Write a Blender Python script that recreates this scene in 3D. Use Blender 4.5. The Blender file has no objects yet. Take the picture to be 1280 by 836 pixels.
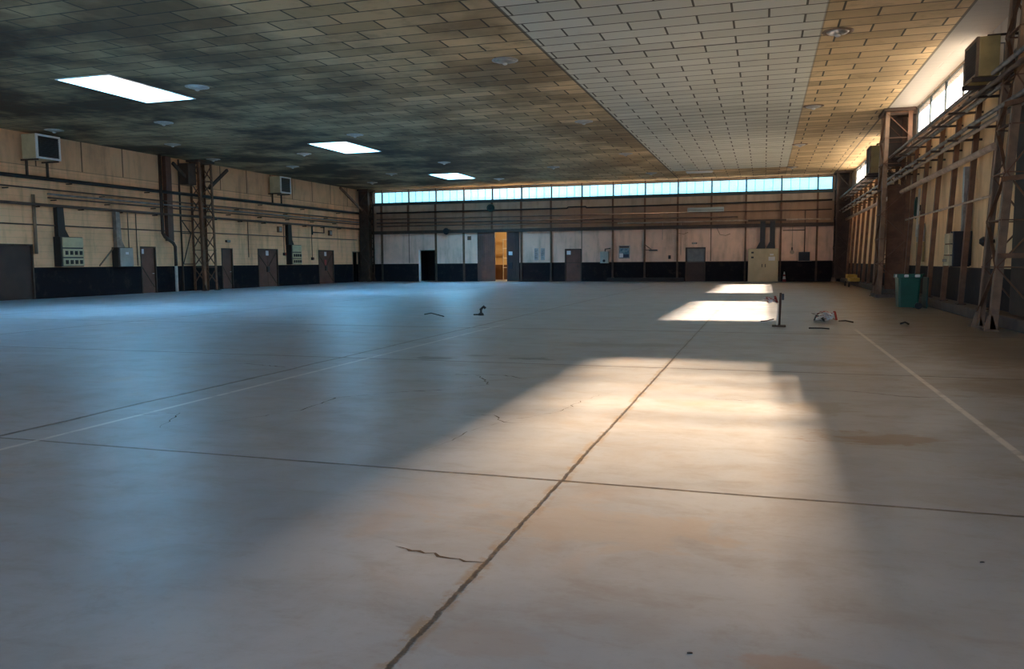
import bpy, bmesh, math, random
from mathutils import Vector, Matrix
random.seed(7)
SC = bpy.context.scene
COL = SC.collection
L, R, D, H = 30.8, 5.45, 58.6, 7.256     # left wall x=-L, right wall x=R, far wall y=D, ceiling z=H
Y0 = -8.0                                 # wall behind the viewer

# ------------------------------------------------------------------ materials
class G:
    def __init__(s, name):
        s.m = bpy.data.materials.new(name); s.m.use_nodes = True
        s.t = s.m.node_tree; s.n = s.t.nodes; s.l = s.t.links
        s.b = s.n['Principled BSDF']
        s.pos = s.n.new('ShaderNodeNewGeometry').outputs['Position']
        sep = s.n.new('ShaderNodeSeparateXYZ'); s.l.new(s.pos, sep.inputs[0])
        s.x, s.y, s.z = sep.outputs
    def put(s, sock, v):
        if hasattr(v, 'is_linked') or isinstance(v, bpy.types.NodeSocket): s.l.new(v, sock)
        else: sock.default_value = v
    def math(s, op, a, b=0.0, c=None, clamp=False):
        n = s.n.new('ShaderNodeMath'); n.operation = op; n.use_clamp = clamp
        s.put(n.inputs[0], a); s.put(n.inputs[1], b)
        if c is not None: s.put(n.inputs[2], c)
        return n.outputs[0]
    def mix(s, f, a, b, mode='MIX'):
        n = s.n.new('ShaderNodeMix'); n.data_type = 'RGBA'; n.blend_type = mode; n.clamp_factor = True
        s.put(n.inputs[0], f)
        s.put(n.inputs[6], a if not isinstance(a, tuple) else (*a, 1)[:4])
        s.put(n.inputs[7], b if not isinstance(b, tuple) else (*b, 1)[:4])
        return n.outputs[2]
    def vec(s, x, y, z):
        n = s.n.new('ShaderNodeCombineXYZ')
        s.put(n.inputs[0], x); s.put(n.inputs[1], y); s.put(n.inputs[2], z); return n.outputs[0]
    def noise(s, scale=1, detail=4, rough=.55, v=None, sx=1, sy=1, sz=1, dist=0):
        if v is None:
            v = s.vec(s.math('MULTIPLY', s.x, sx), s.math('MULTIPLY', s.y, sy), s.math('MULTIPLY', s.z, sz))
        n = s.n.new('ShaderNodeTexNoise'); s.l.new(v, n.inputs['Vector'])
        n.inputs['Scale'].default_value = scale; n.inputs['Detail'].default_value = detail
        n.inputs['Roughness'].default_value = rough; n.inputs['Distortion'].default_value = dist
        return n.outputs[0]
    def ramp(s, f, lo, hi):              # clamp((f-lo)/(hi-lo))
        n = s.n.new('ShaderNodeMapRange'); s.put(n.inputs[0], f)
        n.inputs[1].default_value = lo; n.inputs[2].default_value = hi
        n.inputs[3].default_value = 0; n.inputs[4].default_value = 1
        n.clamp = True; n.interpolation_type = 'SMOOTHSTEP' if hi > lo else 'LINEAR'
        return n.outputs[0]
    def above(s, c, v, soft=.01):
        return s.ramp(c, v - soft, v + soft)
    def line(s, c, at, w):               # 1 on the line c == at
        d = s.math('ABSOLUTE', s.math('SUBTRACT', c, at))
        return s.math('SUBTRACT', 1.0, s.ramp(d, w * .6, w * 1.2))
    def period(s, c, off, step, w):
        d = s.math('SUBTRACT', c, off); d = s.math('DIVIDE', d, step)
        d = s.math('SUBTRACT', d, s.math('ROUND', d)); d = s.math('MULTIPLY', s.math('ABSOLUTE', d), step)
        return s.math('SUBTRACT', 1.0, s.ramp(d, w * .6, w * 1.2))
    def out(s, color=None, rough=None, bump=None, bs=.2, bd=.02, metal=None, spec=None):
        if color is not None: s.put(s.b.inputs['Base Color'], color if not isinstance(color, tuple) else (*color, 1)[:4])
        if rough is not None: s.put(s.b.inputs['Roughness'], rough)
        if metal is not None: s.b.inputs['Metallic'].default_value = metal
        if spec is not None: s.b.inputs['Specular IOR Level'].default_value = spec
        if bump is not None:
            n = s.n.new('ShaderNodeBump'); n.inputs['Strength'].default_value = bs; n.inputs['Distance'].default_value = bd
            s.l.new(bump, n.inputs['Height']); s.l.new(n.outputs[0], s.b.inputs['Normal'])
        return s.m

def simple(name, c, rough=.6, metal=0, var=.25, scale=3, c2=None):
    g = G(name)
    n = g.noise(scale, 5, .6)
    dark = tuple(k * (1 - var) for k in c) if c2 is None else c2
    return g.out(g.mix(g.ramp(n, .35, .65), dark, c), rough, metal=metal)

def m_floor():
    g = G('concrete_floor')
    n1 = g.noise(.35, 6, .6); n2 = g.noise(1.6, 8, .65, dist=.4); n3 = g.noise(16, 6, .75)
    n5 = g.noise(3.2, 8, .7, sx=.6, sy=1.2, dist=.5)
    streak = g.noise(1.0, 6, .6, sx=.35, sy=2.2, dist=.3)
    c = g.mix(g.ramp(n1, .3, .7), (.27, .305, .355), (.355, .385, .425))
    c = g.mix(g.math('MULTIPLY', g.ramp(n2, .42, .72), .6), c, (.25, .24, .235))
    c = g.mix(g.math('MULTIPLY', g.ramp(streak, .52, .75), .4), c, (.25, .235, .22))
    c = g.mix(g.math('MULTIPLY', g.ramp(n3, .5, .75), .3), c, (.21, .20, .19))
    c = g.mix(g.math('MULTIPLY', g.ramp(n5, .48, .68), .5), c, (.225, .21, .195))
    c = g.mix(g.math('MULTIPLY', g.ramp(g.noise(.8, 5, .6, dist=.6), .56, .72), .45), c, (.36, .28, .21))
    c = g.mix(g.math('MULTIPLY', g.ramp(g.math('ADD', g.x, g.math('MULTIPLY', g.math('SUBTRACT', n2, .5), 5.0)), 1.6, 4.2), .65), c, (.20, .16, .115))
    w = g.math('MULTIPLY', g.math('SUBTRACT', g.noise(.9, 4, .6), .5), .22)
    wf = g.math('MULTIPLY', g.math('SUBTRACT', g.noise(9, 5, .7), .5), .05)
    w = g.math('ADD', w, wf)
    def blob(px, py, rx, ry, col, st, c):
        dx = g.math('DIVIDE', g.math('SUBTRACT', g.x, px), rx); dy = g.math('DIVIDE', g.math('SUBTRACT', g.y, py), ry)
        d = g.math('SQRT', g.math('ADD', g.math('MULTIPLY', dx, dx), g.math('MULTIPLY', dy, dy)))
        d = g.math('ADD', d, g.math('MULTIPLY', g.math('SUBTRACT', n5, .5), 4.2))
        return g.mix(g.math('MULTIPLY', g.ramp(g.math('SUBTRACT', 1.0, d), -.1, .35), st), c, col)
    for b in [(.95, 7.2, .55, .28, (.20, .13, .075), .75), (.55, 8.6, .35, .35, (.2, .16, .11), .5), (-4.95, 11.55, .32, .2, (.07, .07, .07), .8),
              (-3.4, 11.85, .42, .16, (.06, .06, .06), .8), (-4.4, 12.0, .2, .1, (.08, .08, .08), .7), (-1.05, 2.9, .3, .15, (.28, .22, .17), .3),
              (3.2, 10.5, 1.6, .8, (.17, .13, .09), .6), (3.9, 14.5, 1.5, 2.5, (.15, .12, .09), .6), (4.2, 21, 1.2, 4, (.17, .14, .11), .6),
              (-2.4, 14.2, 1.3, .5, (.16, .155, .15), .5), (.15, 3.0, .22, .1, (.31, .20, .13), .45), (-.9, 4.35, .7, .35, (.34, .27, .19), .4),
              (.7, 12.3, 1.1, .25, (.2, .16, .12), .6), (2.2, 6.2, .7, .4, (.22, .17, .13), .45)]:
        c = blob(*b, c)
    # joints between the cast slabs
    wj = g.math('ADD', g.math('MULTIPLY', w, .12), g.math('MULTIPLY', wf, .7))
    jx = g.line(g.math('ADD', g.x, wj), -1.3, .014)
    jx = g.math('MULTIPLY', jx, g.math('SUBTRACT', 1.0, g.ramp(g.y, 20, 22)))
    halo = g.math('MULTIPLY', g.line(g.math('ADD', g.x, g.math('MULTIPLY', w, .6)), -1.3, .055), g.ramp(g.noise(5, 5, .75), .45, .58))
    c = g.mix(g.math('MULTIPLY', halo, .65), c, (.25, .185, .11))
    jy = g.math('MAXIMUM', g.line(g.math('ADD', g.y, g.math('MULTIPLY', w, .2)), 5.22, .018),
                g.line(g.math('ADD', g.y, g.math('MULTIPLY', w, .2)), 11.25, .03))
    jy = g.math('MAXIMUM', jy, g.line(g.math('ADD', g.y, g.math('MULTIPLY', w, .2)), 17.2, .045))
    jl = g.math('MAXIMUM', g.line(g.math('ADD', g.x, g.math('MULTIPLY', w, .6)), -6.4, .03), g.line(g.math('ADD', g.x, w), -15.9, .05))
    far = g.math('MAXIMUM', g.line(g.math('ADD', g.y, w), 24.5, .05), g.line(g.math('ADD', g.x, w), -22.3, .05))
    j = g.math('MAXIMUM', g.math('MAXIMUM', jx, jy), g.math('MAXIMUM', jl, far))
    c = g.mix(g.math('MULTIPLY', j, .9), c, g.mix(g.ramp(n3, .45, .7), (.045, .034, .026), (.20, .155, .11)))
    # worn white paint lines
    pl = g.math('MAXIMUM', g.line(g.x, 1.9, .034), g.line(g.x, -5.93, .030))
    pl = g.math('MULTIPLY', pl, g.math('SUBTRACT', 1.0, g.ramp(g.y, 17, 19.5)))
    pl = g.math('MULTIPLY', pl, g.ramp(g.noise(5, 6, .7), .28, .52))
    c = g.mix(g.math('MULTIPLY', pl, .75), c, (.68, .67, .64))
    rough = g.math('ADD', .22, g.math('MULTIPLY', g.math('ADD', g.math('MULTIPLY', n2, .6), g.math('MULTIPLY', streak, .6)), .22))
    bump = g.math('SUBTRACT', g.math('ADD', g.math('MULTIPLY', n3, .12), g.math('MULTIPLY', n2, .3)), g.math('MULTIPLY', j, 1.5))
    return g.out(c, rough, bump, .4, .015, spec=.5)

def m_ceiling():
    g = G('ceiling_boards')
    ys = g.math('ADD', g.y, 0)
    v = g.vec(g.math('ADD', g.x, 5.74), g.math('ADD', ys, -22.7), 0.0)
    br = g.n.new('ShaderNodeTexBrick'); g.l.new(v, br.inputs['Vector'])
    br.offset = .5; br.offset_frequency = 2; br.squash = 1
    br.inputs['Color1'].default_value = (0, 0, 0, 1); br.inputs['Color2'].default_value = (1, 1, 1, 1); br.inputs['Mortar'].default_value = (.5, .5, .5, 1)
    br.inputs['Scale'].default_value = 1; br.inputs['Mortar Size'].default_value = .03; br.inputs['Mortar Smooth'].default_value = .3
    br.inputs['Brick Width'].default_value = 1.64; br.inputs['Row Height'].default_value = .70
    fac, tint = br.outputs['Fac'], br.outputs['Color']
    white = g.math('MULTIPLY', g.above(g.x, -5.89), g.math('SUBTRACT', 1.0, g.above(g.x, 1.27)))
    white = g.math('MULTIPLY', white, g.math('SUBTRACT', 1.0, g.above(g.y, 53.2)))
    strip = g.math('MULTIPLY', g.above(g.x, 4.42), g.math('SUBTRACT', 1.0, g.above(g.y, 34.4)))
    n = g.noise(.22, 5, .6); n2 = g.noise(1.3, 6, .65, dist=.3)
    tan = g.mix(tint, (.52, .37, .19), (.86, .65, .36))
    tan = g.mix(g.math('MULTIPLY', g.ramp(n2, .5, .72), .45), tan, (.27, .18, .09))
    soot_shade = g.math('MULTIPLY', g.ramp(n, .38, .6), .55)
    left = g.math('SUBTRACT', 1.0, g.ramp(g.math('ADD', g.x, g.math('MULTIPLY', n2, 5)), -19, -6))  # shade toward the left wall, painted into the boards on top of the stains
    soot_shade = g.math('ADD', soot_shade, g.math('MULTIPLY', left, .5), clamp=True)
    tan_d = g.mix(soot_shade, tan, (.048, .026, .009))
    right_zone = g.math('ADD', 0.0, g.above(g.x, 1.27))
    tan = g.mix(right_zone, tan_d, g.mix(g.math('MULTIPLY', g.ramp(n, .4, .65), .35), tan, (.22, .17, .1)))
    wht = g.mix(tint, (.64, .64, .54), (.76, .76, .66))
    wht = g.mix(g.math('MULTIPLY', g.ramp(n2, .55, .75), .25), wht, (.30, .28, .22))
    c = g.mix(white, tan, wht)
    gap = g.math('MULTIPLY', fac, .92)
    c = g.mix(gap, c, (.05, .045, .03))
    boards = g.period(g.y, 0, .45, .012)
    st = g.mix(g.math('MULTIPLY', boards, .25), (.42, .40, .36), (.18, .16, .14))
    c = g.mix(strip, c, st)
    cross = g.math('MULTIPLY', g.period(g.y, 22.7, 10.5, .05), .9)
    cross = g.math('MULTIPLY', cross, white)
    c = g.mix(cross, c, (.04, .04, .03))
    edges = g.math('MAXIMUM', g.line(g.x, -5.89, .05), g.line(g.x, 4.42, .04))
    edges = g.math('MAXIMUM', edges, g.math('MULTIPLY', g.line(g.x, 1.27, .03), .5))
    c = g.mix(g.math('MULTIPLY', edges, .8), c, (.04, .035, .025))
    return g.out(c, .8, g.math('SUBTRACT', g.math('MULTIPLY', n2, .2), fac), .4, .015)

def m_wall(name, h, layers, seams=None, courses=True, dark=(.012, .011, .014), grime_fade=(.16, .12, .08)):
    """layers: list of (z from, colour), h: 'x' or 'y' run of the wall"""
    g = G(name); u = g.x if h == 'x' else g.y
    c = layers[0][1]
    n = g.noise(.5, 6, .62); n2 = g.noise(2.2, 6, .65); drip = g.noise(1.0, 5, .6, sx=2.0, sy=2.0, sz=.35)
    for z, col in layers[1:]:
        c = g.mix(g.above(g.z, z, .012), c, col)
    up = g.above(g.z, layers[1][0] if len(layers) > 1 else 1.4)
    dirt = g.math('MULTIPLY', g.math('MULTIPLY', g.ramp(drip, .45, .75), .4), up)
    c = g.mix(dirt, c, grime_fade)
    c = g.mix(g.math('MULTIPLY', g.math('MULTIPLY', g.ramp(n, .45, .75), .3), up), c, grime_fade)
    c = g.mix(g.math('MULTIPLY', g.ramp(n2, .5, .8), .18), c, grime_fade)
    if courses:
        cr = g.math('MULTIPLY', g.period(g.z, 0, .30, .012), up); cr = g.math('MULTIPLY', cr, g.math('SUBTRACT', 1.0, g.above(g.z, 5.85)))
        c = g.mix(g.math('MULTIPLY', cr, .22), c, (.15, .12, .08))
    if seams:
        off, step, z0, hz = seams
        sm = g.math('MULTIPLY', g.period(u, off, step, .04), g.above(g.z, z0))
        if hz: sm = g.math('MAXIMUM', sm, g.math('MULTIPLY', g.line(g.z, hz, .02), .6))
        c = g.mix(g.math('MULTIPLY', sm, .8), c, (.035, .025, .02))
    return g.out(c, .9, g.math('ADD', n2, g.math('MULTIPLY', drip, .3)), .15, .01, spec=.1)

M = {}
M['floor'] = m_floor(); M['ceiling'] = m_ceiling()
DK = (.012, .011, .014)
M['wall_left'] = m_wall('cream_blockwork', 'y', [(0, DK), (1.40, (.88, .52, .29)), (5.85, (.76, .45, .25))], (30.46, 2.53, 5.85, 5.85))
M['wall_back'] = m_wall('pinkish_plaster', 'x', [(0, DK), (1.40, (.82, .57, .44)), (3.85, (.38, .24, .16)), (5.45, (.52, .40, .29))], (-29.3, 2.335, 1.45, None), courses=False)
M['wall_right'] = m_wall('cream_plaster', 'y', [(0, (.055, .05, .05)), (1.25, (.90, .67, .40)), (5.9, (.60, .52, .42))], (24.3, 2.25, 5.9, None), courses=False, grime_fade=(.25, .18, .11))
M['wall_front'] = simple('dark_front_wall', (.30, .26, .2))
M['curb'] = simple('concrete_curb', (.12, .10, .085), .85)
M['curb_dark'] = simple('painted_curb', (.018, .017, .019), .8)
M['rust'] = simple('rusty_brown_steel', (.18, .085, .042), .6, .1, .4, 2.5)
M['rust_dark'] = simple('dark_brown_steel', (.065, .038, .024), .6, .1, .4, 2.5)
M['tan_steel'] = simple('tan_painted_steel', (.26, .165, .10), .55, .1, .35, 2)
M['black'] = simple('black_pipe_paint', (.014, .012, .012), .5, .1, .3, 2)
M['brownpipe'] = simple('brown_pipe_paint', (.11, .07, .05), .55, .1, .4, 2)
M['greypipe'] = simple('grey_galvanised_pipe', (.30, .29, .27), .4, .5, .4, 3)
M['whitepipe'] = simple('whitish_pipe', (.55, .53, .48), .5, 0, .3, 3)
M['creampipe'] = simple('cream_lagged_pipe', (.50, .38, .28), .6, 0, .3, 3)
M['teal'] = simple('teal_grey_sill', (.035, .06, .055), .6, 0, .3, 2)
M['mullion'] = simple('dark_mullion_paint', (.05, .07, .07), .6)
M['door_brown'] = simple('brown_door_paint', (.13, .058, .038), .6, 0, .3, 1.5)
M['door_dark'] = simple('dark_brown_door', (.045, .022, .016), .6, 0, .3, 1.5)
M['void'] = simple('painted_dark', (.02, .02, .02), .9)  # near-black colour paints in the darkness of the unlit rooms
M['white'] = simple('white_paint', (.75, .75, .73), .6, 0, .08)
M['whitewell'] = simple('white_well_lining', (.80, .80, .78), .7, 0, .05)
M['paper'] = simple('white_paper', (.72, .73, .76), .7, 0, .06)
M['beige'] = simple('beige_enamel', (.50, .42, .26), .5, 0, .15, 1.2)
M['cream_box'] = simple('cream_enamel', (.58, .49, .29), .5, 0, .2, 2)
M['grey_box'] = simple('grey_enamel', (.36, .36, .32), .5, 0, .2, 2)
M['pale_box'] = simple('pale_green_grey_enamel', (.40, .45, .42), .5, 0, .2, 2)
M['blackplastic'] = simple('black_plastic', (.012, .012, .014), .4, 0, .2)
M['green'] = simple('green_bin_plastic', (.010, .10, .068), .42, 0, .25, 2)
M['green_dark'] = simple('dark_green_plastic', (.008, .05, .035), .5, 0, .2)
M['yellow'] = simple('worn_yellow_paint', (.50, .34, .05), .6, 0, .3)
M['ochre'] = simple('ochre_room_paint', (.62, .38, .12), .7, 0, .15)
M['red'] = simple('red_plastic', (.35, .05, .04), .5, 0, .2)
M['chrome'] = simple('worn_aluminium', (.62, .60, .56), .35, .7, .2)
M['louver'] = simple('heater_ochre_enamel', (.42, .31, .12), .5, 0, .25, 2)
M['bluepaper'] = simple('blue_print', (.04, .13, .20), .5, 0, .5, 6, (.2, .3, .36))

def m_glass(name, tr, diff, tint, ribs=None, grime_fade=None):
    g = G(name); n = g.n
    tb = n.new('ShaderNodeBsdfTransparent'); tb.inputs[0].default_value = (*tr, 1)
    tl = n.new('ShaderNodeBsdfTranslucent'); tl.inputs[0].default_value = (*tint, 1)
    gl = n.new('ShaderNodeBsdfGlossy'); gl.inputs['Roughness'].default_value = .15
    mx = n.new('ShaderNodeMixShader'); mx.inputs[0].default_value = diff
    if ribs:
        u = g.y if ribs[0] == 'y' else g.x
        f = g.math('MULTIPLY_ADD', g.period(u, 0, ribs[1], ribs[2]), ribs[3], diff)
        g.l.new(f, mx.inputs[0])
    if grime_fade:                            # added dimming along the row, fades the sun patch on the floor
        y0, y1, c0, c1 = grime_fade
        f = g.ramp(g.math('ADD', g.y, g.math('MULTIPLY', g.math('SUBTRACT', g.noise(.8, 3), .5), 1.5)), y0, y1)
        g.l.new(g.mix(f, c0, c1), tb.inputs[0])
    g.l.new(tb.outputs[0], mx.inputs[1]); g.l.new(tl.outputs[0], mx.inputs[2])
    m2 = n.new('ShaderNodeMixShader'); m2.inputs[0].default_value = .05
    g.l.new(mx.outputs[0], m2.inputs[1]); g.l.new(gl.outputs[0], m2.inputs[2])
    g.l.new(m2.outputs[0], n['Material Output'].inputs[0]); return g.m
M['pane'] = m_glass('clear_wired_glass', (.95, .98, 1), .12, (.8, .95, 1))
M['fibre'] = m_glass('corrugated_sheet_glass', (.95, .97, 1), .05, (.7, .85, 1), ('y', .32, .05, .2))
M['fibre_dimmed'] = m_glass('dimming_corrugated_sheet_glass', (.68, .66, .63), .18, (.6, .6, .55), ('y', .32, .05, .3), (5.0, 13.0, (.10, .095, .09), (.80, .78, .75)))  # unseen near panes, darkened to dim and fade the sun patch
M['opal'] = m_glass('opal_dome', (.8, .8, .8), .95, (.85, .85, .85))

# ------------------------------------------------------------------ mesh building
class MB:
    def __init__(s): s.bm = bmesh.new()
    def box(s, x0, x1, y0, y1, z0, z1):
        bm = s.bm
        v = [bm.verts.new(p) for p in ((x0, y0, z0), (x1, y0, z0), (x1, y1, z0), (x0, y1, z0), (x0, y0, z1), (x1, y0, z1), (x1, y1, z1), (x0, y1, z1))]
        for f in ((3, 2, 1, 0), (4, 5, 6, 7), (0, 1, 5, 4), (1, 2, 6, 5), (2, 3, 7, 6), (3, 0, 4, 7)): bm.faces.new([v[i] for i in f])
        return s
    def bar(s, a, b, w, d=None, up=(0, 0, 1)):          # rectangular bar from a to b
        a, b = Vector(a), Vector(b); d = d or w
        t = (b - a).normalized(); up = Vector(up)
        if abs(t.dot(up)) > .95: up = Vector((1, 0, 0))
        u = t.cross(up).normalized(); v = t.cross(u).normalized(); vs = []
        for p in (a, b):
            for i, j in ((-1, -1), (1, -1), (1, 1), (-1, 1)): vs.append(s.bm.verts.new(p + u * (w / 2 * i) + v * (d / 2 * j)))
        for f in ((3, 2, 1, 0), (4, 5, 6, 7), (0, 1, 5, 4), (1, 2, 6, 5), (2, 3, 7, 6), (3, 0, 4, 7)): s.bm.faces.new([vs[i] for i in f])
        return s
    def angle(s, a, b, w, t=.02, sx=1, sy=1):           # L-section standing post
        a, b = Vector(a), Vector(b)
        s.bar(a + Vector((0, sy * w / 2, 0)), b + Vector((0, sy * w / 2, 0)), w, t)
        s.bar(a + Vector((sx * w / 2, 0, 0)), b + Vector((sx * w / 2, 0, 0)), t, w)
        return s
    def tube(s, pts, r, n=10, closed=False):
        pts = [Vector(p) for p in pts]; rings = []; prev = None
        for i, p in enumerate(pts):
            if i == 0: t = pts[1] - p
            elif i == len(pts) - 1: t = p - pts[i - 1]
            else: t = (pts[i + 1] - p).normalized() + (p - pts[i - 1]).normalized()
            t.normalize()
            if prev is None:
                u = t.cross(Vector((0, 0, 1)) if abs(t.z) < .9 else Vector((1, 0, 0))).normalized()
            else:
                u = (prev - t * prev.dot(t)).normalized()
            prev = u; v = t.cross(u)
            rr = r if not isinstance(r, (list, tuple)) else r[i]
            rings.append([s.bm.verts.new(p + (u * math.cos(2 * math.pi * k / n) + v * math.sin(2 * math.pi * k / n)) * rr) for k in range(n)])
        for a, b in zip(rings, rings[1:]):
            for k in range(n):
                f = s.bm.faces.new((a[k], a[(k + 1) % n], b[(k + 1) % n], b[k])); f.smooth = True
        s.bm.faces.new(rings[0][::-1]); s.bm.faces.new(rings[-1])
        return s
    def lathe(s, c, prof, n=20, sx=1, sy=1):            # profile [(r, z)]
        c = Vector(c); rings = []
        for r, z in prof:
            rings.append([s.bm.verts.new(c + Vector((r * sx * math.cos(2 * math.pi * k / n), r * sy * math.sin(2 * math.pi * k / n), z))) for k in range(n)])
        for a, b in zip(rings, rings[1:]):
            for k in range(n):
                f = s.bm.faces.new((a[k], a[(k + 1) % n], b[(k + 1) % n], b[k])); f.smooth = True
        s.bm.faces.new(rings[0][::-1]); s.bm.faces.new(rings[-1])
        return s
    def prism(s, pts, a, b, axis='y'):                  # 2D outline extruded along an axis
        def P(u, w, t): return {'y': (u, t, w), 'x': (t, u, w), 'z': (u, w, t)}[axis]
        A = [s.bm.verts.new(P(u, w, a)) for u, w in pts]; B = [s.bm.verts.new(P(u, w, b)) for u, w in pts]
        s.bm.faces.new(A); s.bm.faces.new(B[::-1])
        for i in range(len(pts)):
            j = (i + 1) % len(pts); s.bm.faces.new((A[j], A[i], B[i], B[j]))
        return s
    def build(s, name, m, parent=None, bevel=0):
        bm = s.bm
        if bevel:
            bmesh.ops.bevel(bm, geom=list(bm.edges), offset=bevel, segments=2, affect='EDGES', profile=.5, clamp_overlap=True)
        bmesh.ops.recalc_face_normals(bm, faces=bm.faces)
        me = bpy.data.meshes.new(name); 
        off, q = Vector((0, 0, 0)), parent
        while q is not None: off += q.location; q = q.parent
        if off.length > 0: bmesh.ops.translate(bm, verts=bm.verts, vec=-off)
        bm.to_mesh(me); bm.free(); me.materials.append(M[m] if isinstance(m, str) else m)
        o = bpy.data.objects.new(name, me); COL.objects.link(o)
        if parent is not None: o.parent = parent
        return o

def tag(o, label, cat, group=None, kind=None):
    o['label'] = label; o['category'] = cat
    if group: o['group'] = group
    if kind: o['kind'] = kind
    return o
def thing(name, label, cat, loc=(0, 0, 0), group=None):
    o = bpy.data.objects.new(name, None); COL.objects.link(o); o.location = loc; o.empty_display_size = .2
    return tag(o, label, cat, group)
def struct(o, label=None):
    o['kind'] = 'structure'
    if label: o['label'] = label
    return o
def sroot(name, label, loc=(0, 0, 0)):
    o = bpy.data.objects.new(name, None); COL.objects.link(o); o.location = loc; return struct(o, label)
ORD = ['first', 'second', 'third', 'fourth', 'fifth', 'sixth', 'seventh', 'eighth', 'ninth', 'tenth', 'eleventh', 'twelfth', 'thirteenth', 'fourteenth', 'fifteenth', 'sixteenth', 'seventeenth', 'eighteenth']

def holed(mb, u0, u1, v0, v1, holes, put):
    us = sorted({u0, u1, *[k for h in holes for k in h[:2]]}); vs = sorted({v0, v1, *[k for h in holes for k in h[2:]]})
    us = [u for u in us if u0 <= u <= u1]; vs = [v for v in vs if v0 <= v <= v1]
    for a, b in zip(us, us[1:]):
        run = None
        for c, d in zip(vs, vs[1:]):
            um, vm = (a + b) / 2, (c + d) / 2
            solid = not any(h[0] < um < h[1] and h[2] < vm < h[3] for h in holes)
            if solid: run = (run[0], d) if run else (c, d)
            elif run: put(mb, a, b, *run); run = None
        if run: put(mb, a, b, *run)

# ------------------------------------------------------------------ the room
T = .3
FLOOR = MB().box(-L - T, R + T, Y0 - T, D + 8, -.3, 0).build('floor', 'floor')
struct(FLOOR, 'worn grey concrete floor with slab joints and faded white lines')
SKY = [(-21.15, -19.05, 5.7, 9.5), (-21.15, -19.05, 20.05, 23.95), (-21.15, -19.05, 34.5, 38.2), (-21.15, -19.05, 49.1, 52.5)]
CRACKS = [([(-5.27, 5.94), (-4.68, 6.69), (-4.5, 7.1), (-4.54, 7.84), (-4.0, 8.38), (-3.53, 8.69), (-3.2, 9.2), (-3.6, 9.9), (-3.0, 10.6)], .012),
          ([(-2.61, 5.72), (-2.49, 6.1), (-2.47, 6.64), (-2.26, 7.15), (-1.92, 7.71), (-1.83, 8.41), (-1.58, 9.21)], .009),
          ([(-1.85, 3.73), (-1.72, 3.71), (-1.6, 3.69), (-1.45, 3.68), (-1.31, 3.66)], .010),
          ([(-2.9, 7.2), (-2.5, 7.35), (-2.3, 7.0), (-2.0, 7.1)], .007), ([(-4.4, 9.6), (-3.9, 9.9), (-3.3, 10.0), (-2.9, 9.8), (-3.1, 9.4)], .010),
          ([(-8.4, 9.8), (-7.4, 10.2), (-6.6, 10.0), (-5.8, 10.4)], .010), ([(-11.5, 15.0), (-9.0, 15.6), (-7.6, 15.3)], .016),
          ([(-15.5, 18.5), (-13.0, 19.2), (-11.0, 18.9)], .02), ([(-7.0, 23.6), (-5.4, 23.9), (-4.0, 23.7)], .02), ([(-9.0, 22.4), (-7.6, 22.7)], .02),
          ([(.3, 9.6), (.9, 9.8), (1.6, 9.5), (2.3, 9.7)], .010), ([(-6.3, 6.3), (-5.6, 6.6), (-5.27, 5.94)], .007), ([(-.6, 8.9), (-.2, 8.8), (.1, 9.0)], .006)]
M['crack'] = simple('dirt_filled_crack', (.11, .08, .058), .9, 0, .5, 6)
rnd = random.Random(11)
for pts, w in CRACKS:
    m = MB(); fine = []
    for (ax, ay), (bx_, by_) in zip(pts, pts[1:]):
        n = max(3, int(math.hypot(bx_ - ax, by_ - ay) / .07)); 
        for k in range(n): fine.append((ax + (bx_ - ax) * k / n + rnd.gauss(0, .012), ay + (by_ - ay) * k / n + rnd.gauss(0, .016)))
    fine.append(pts[-1]); prev = None; nf = len(fine)
    for k, (x, y) in enumerate(fine):
        ww = 1.15 * w * rnd.uniform(.35, 1.1) * min(1, 3 * k / nf + .15, 3 * (nf - k) / nf)
        a = m.bm.verts.new((x - ww * .5, y - ww, .002)); b = m.bm.verts.new((x + ww * .5, y + ww, .002))
        if prev: m.bm.faces.new((prev[0], prev[1], b, a))
        prev = (a, b)
    m.build('crack', 'crack', FLOOR)
mb = MB(); holed(mb, -L - T, R + T, Y0 - T, D + 1.3, SKY, lambda m, a, b, c, d: m.box(a, b, c, d, H, H + .25))  # slab runs past the far wall as an added eave that blocks sun
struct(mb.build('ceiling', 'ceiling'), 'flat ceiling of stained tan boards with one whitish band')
# left wall and its door openings (y, y, z, z)
LD = [(22.5, 27.5, 0, 2.42), (33.9, 35.0, 0, 2.43), (40.4, 41.45, 0, 2.43), (44.0, 46.2, 0, 2.45), (51.3, 53.45, 0, 2.45), (56.35, 57.55, 0, 2.38)]
mb = MB(); holed(mb, Y0, D + T, 0, H, LD, lambda m, a, b, c, d: m.box(-L - T, -L, a, b, c, d))
struct(mb.build('wall_left', 'wall_left'), 'cream block wall above a black painted base')
BD = [(-26.1, -24.66, 0, 2.43), (-21.16, -17.87, 0, 3.85), (-14.24, -12.96, 0, 2.43), (-5.37, -3.97, 0, 2.43)]
WB = (-30.0, 4.35, 6.22, 7.10)
mb = MB(); holed(mb, -L, R, 0, H, BD + [WB], lambda m, a, b, c, d: m.box(a, b, D, D + T, c, d))
struct(mb.build('wall_back', 'wall_back'), 'far wall, pinkish panels above a black base')
WR = [(4.6, 16.3, 6.0, 7.2), (24.4, 34.3, 6.0, 7.2), (41.8, 55.5, 6.0, 7.2)]
mb = MB(); holed(mb, Y0, D + T, 0, H, WR, lambda m, a, b, c, d: m.box(R, R + T, a, b, c, d))
struct(mb.build('wall_right', 'wall_right'), 'right wall of cream panels below high windows')
FILL_GATE = (-25, 1, 0, 5.2)  # made-up opening behind the viewer, lets fill light in
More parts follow.
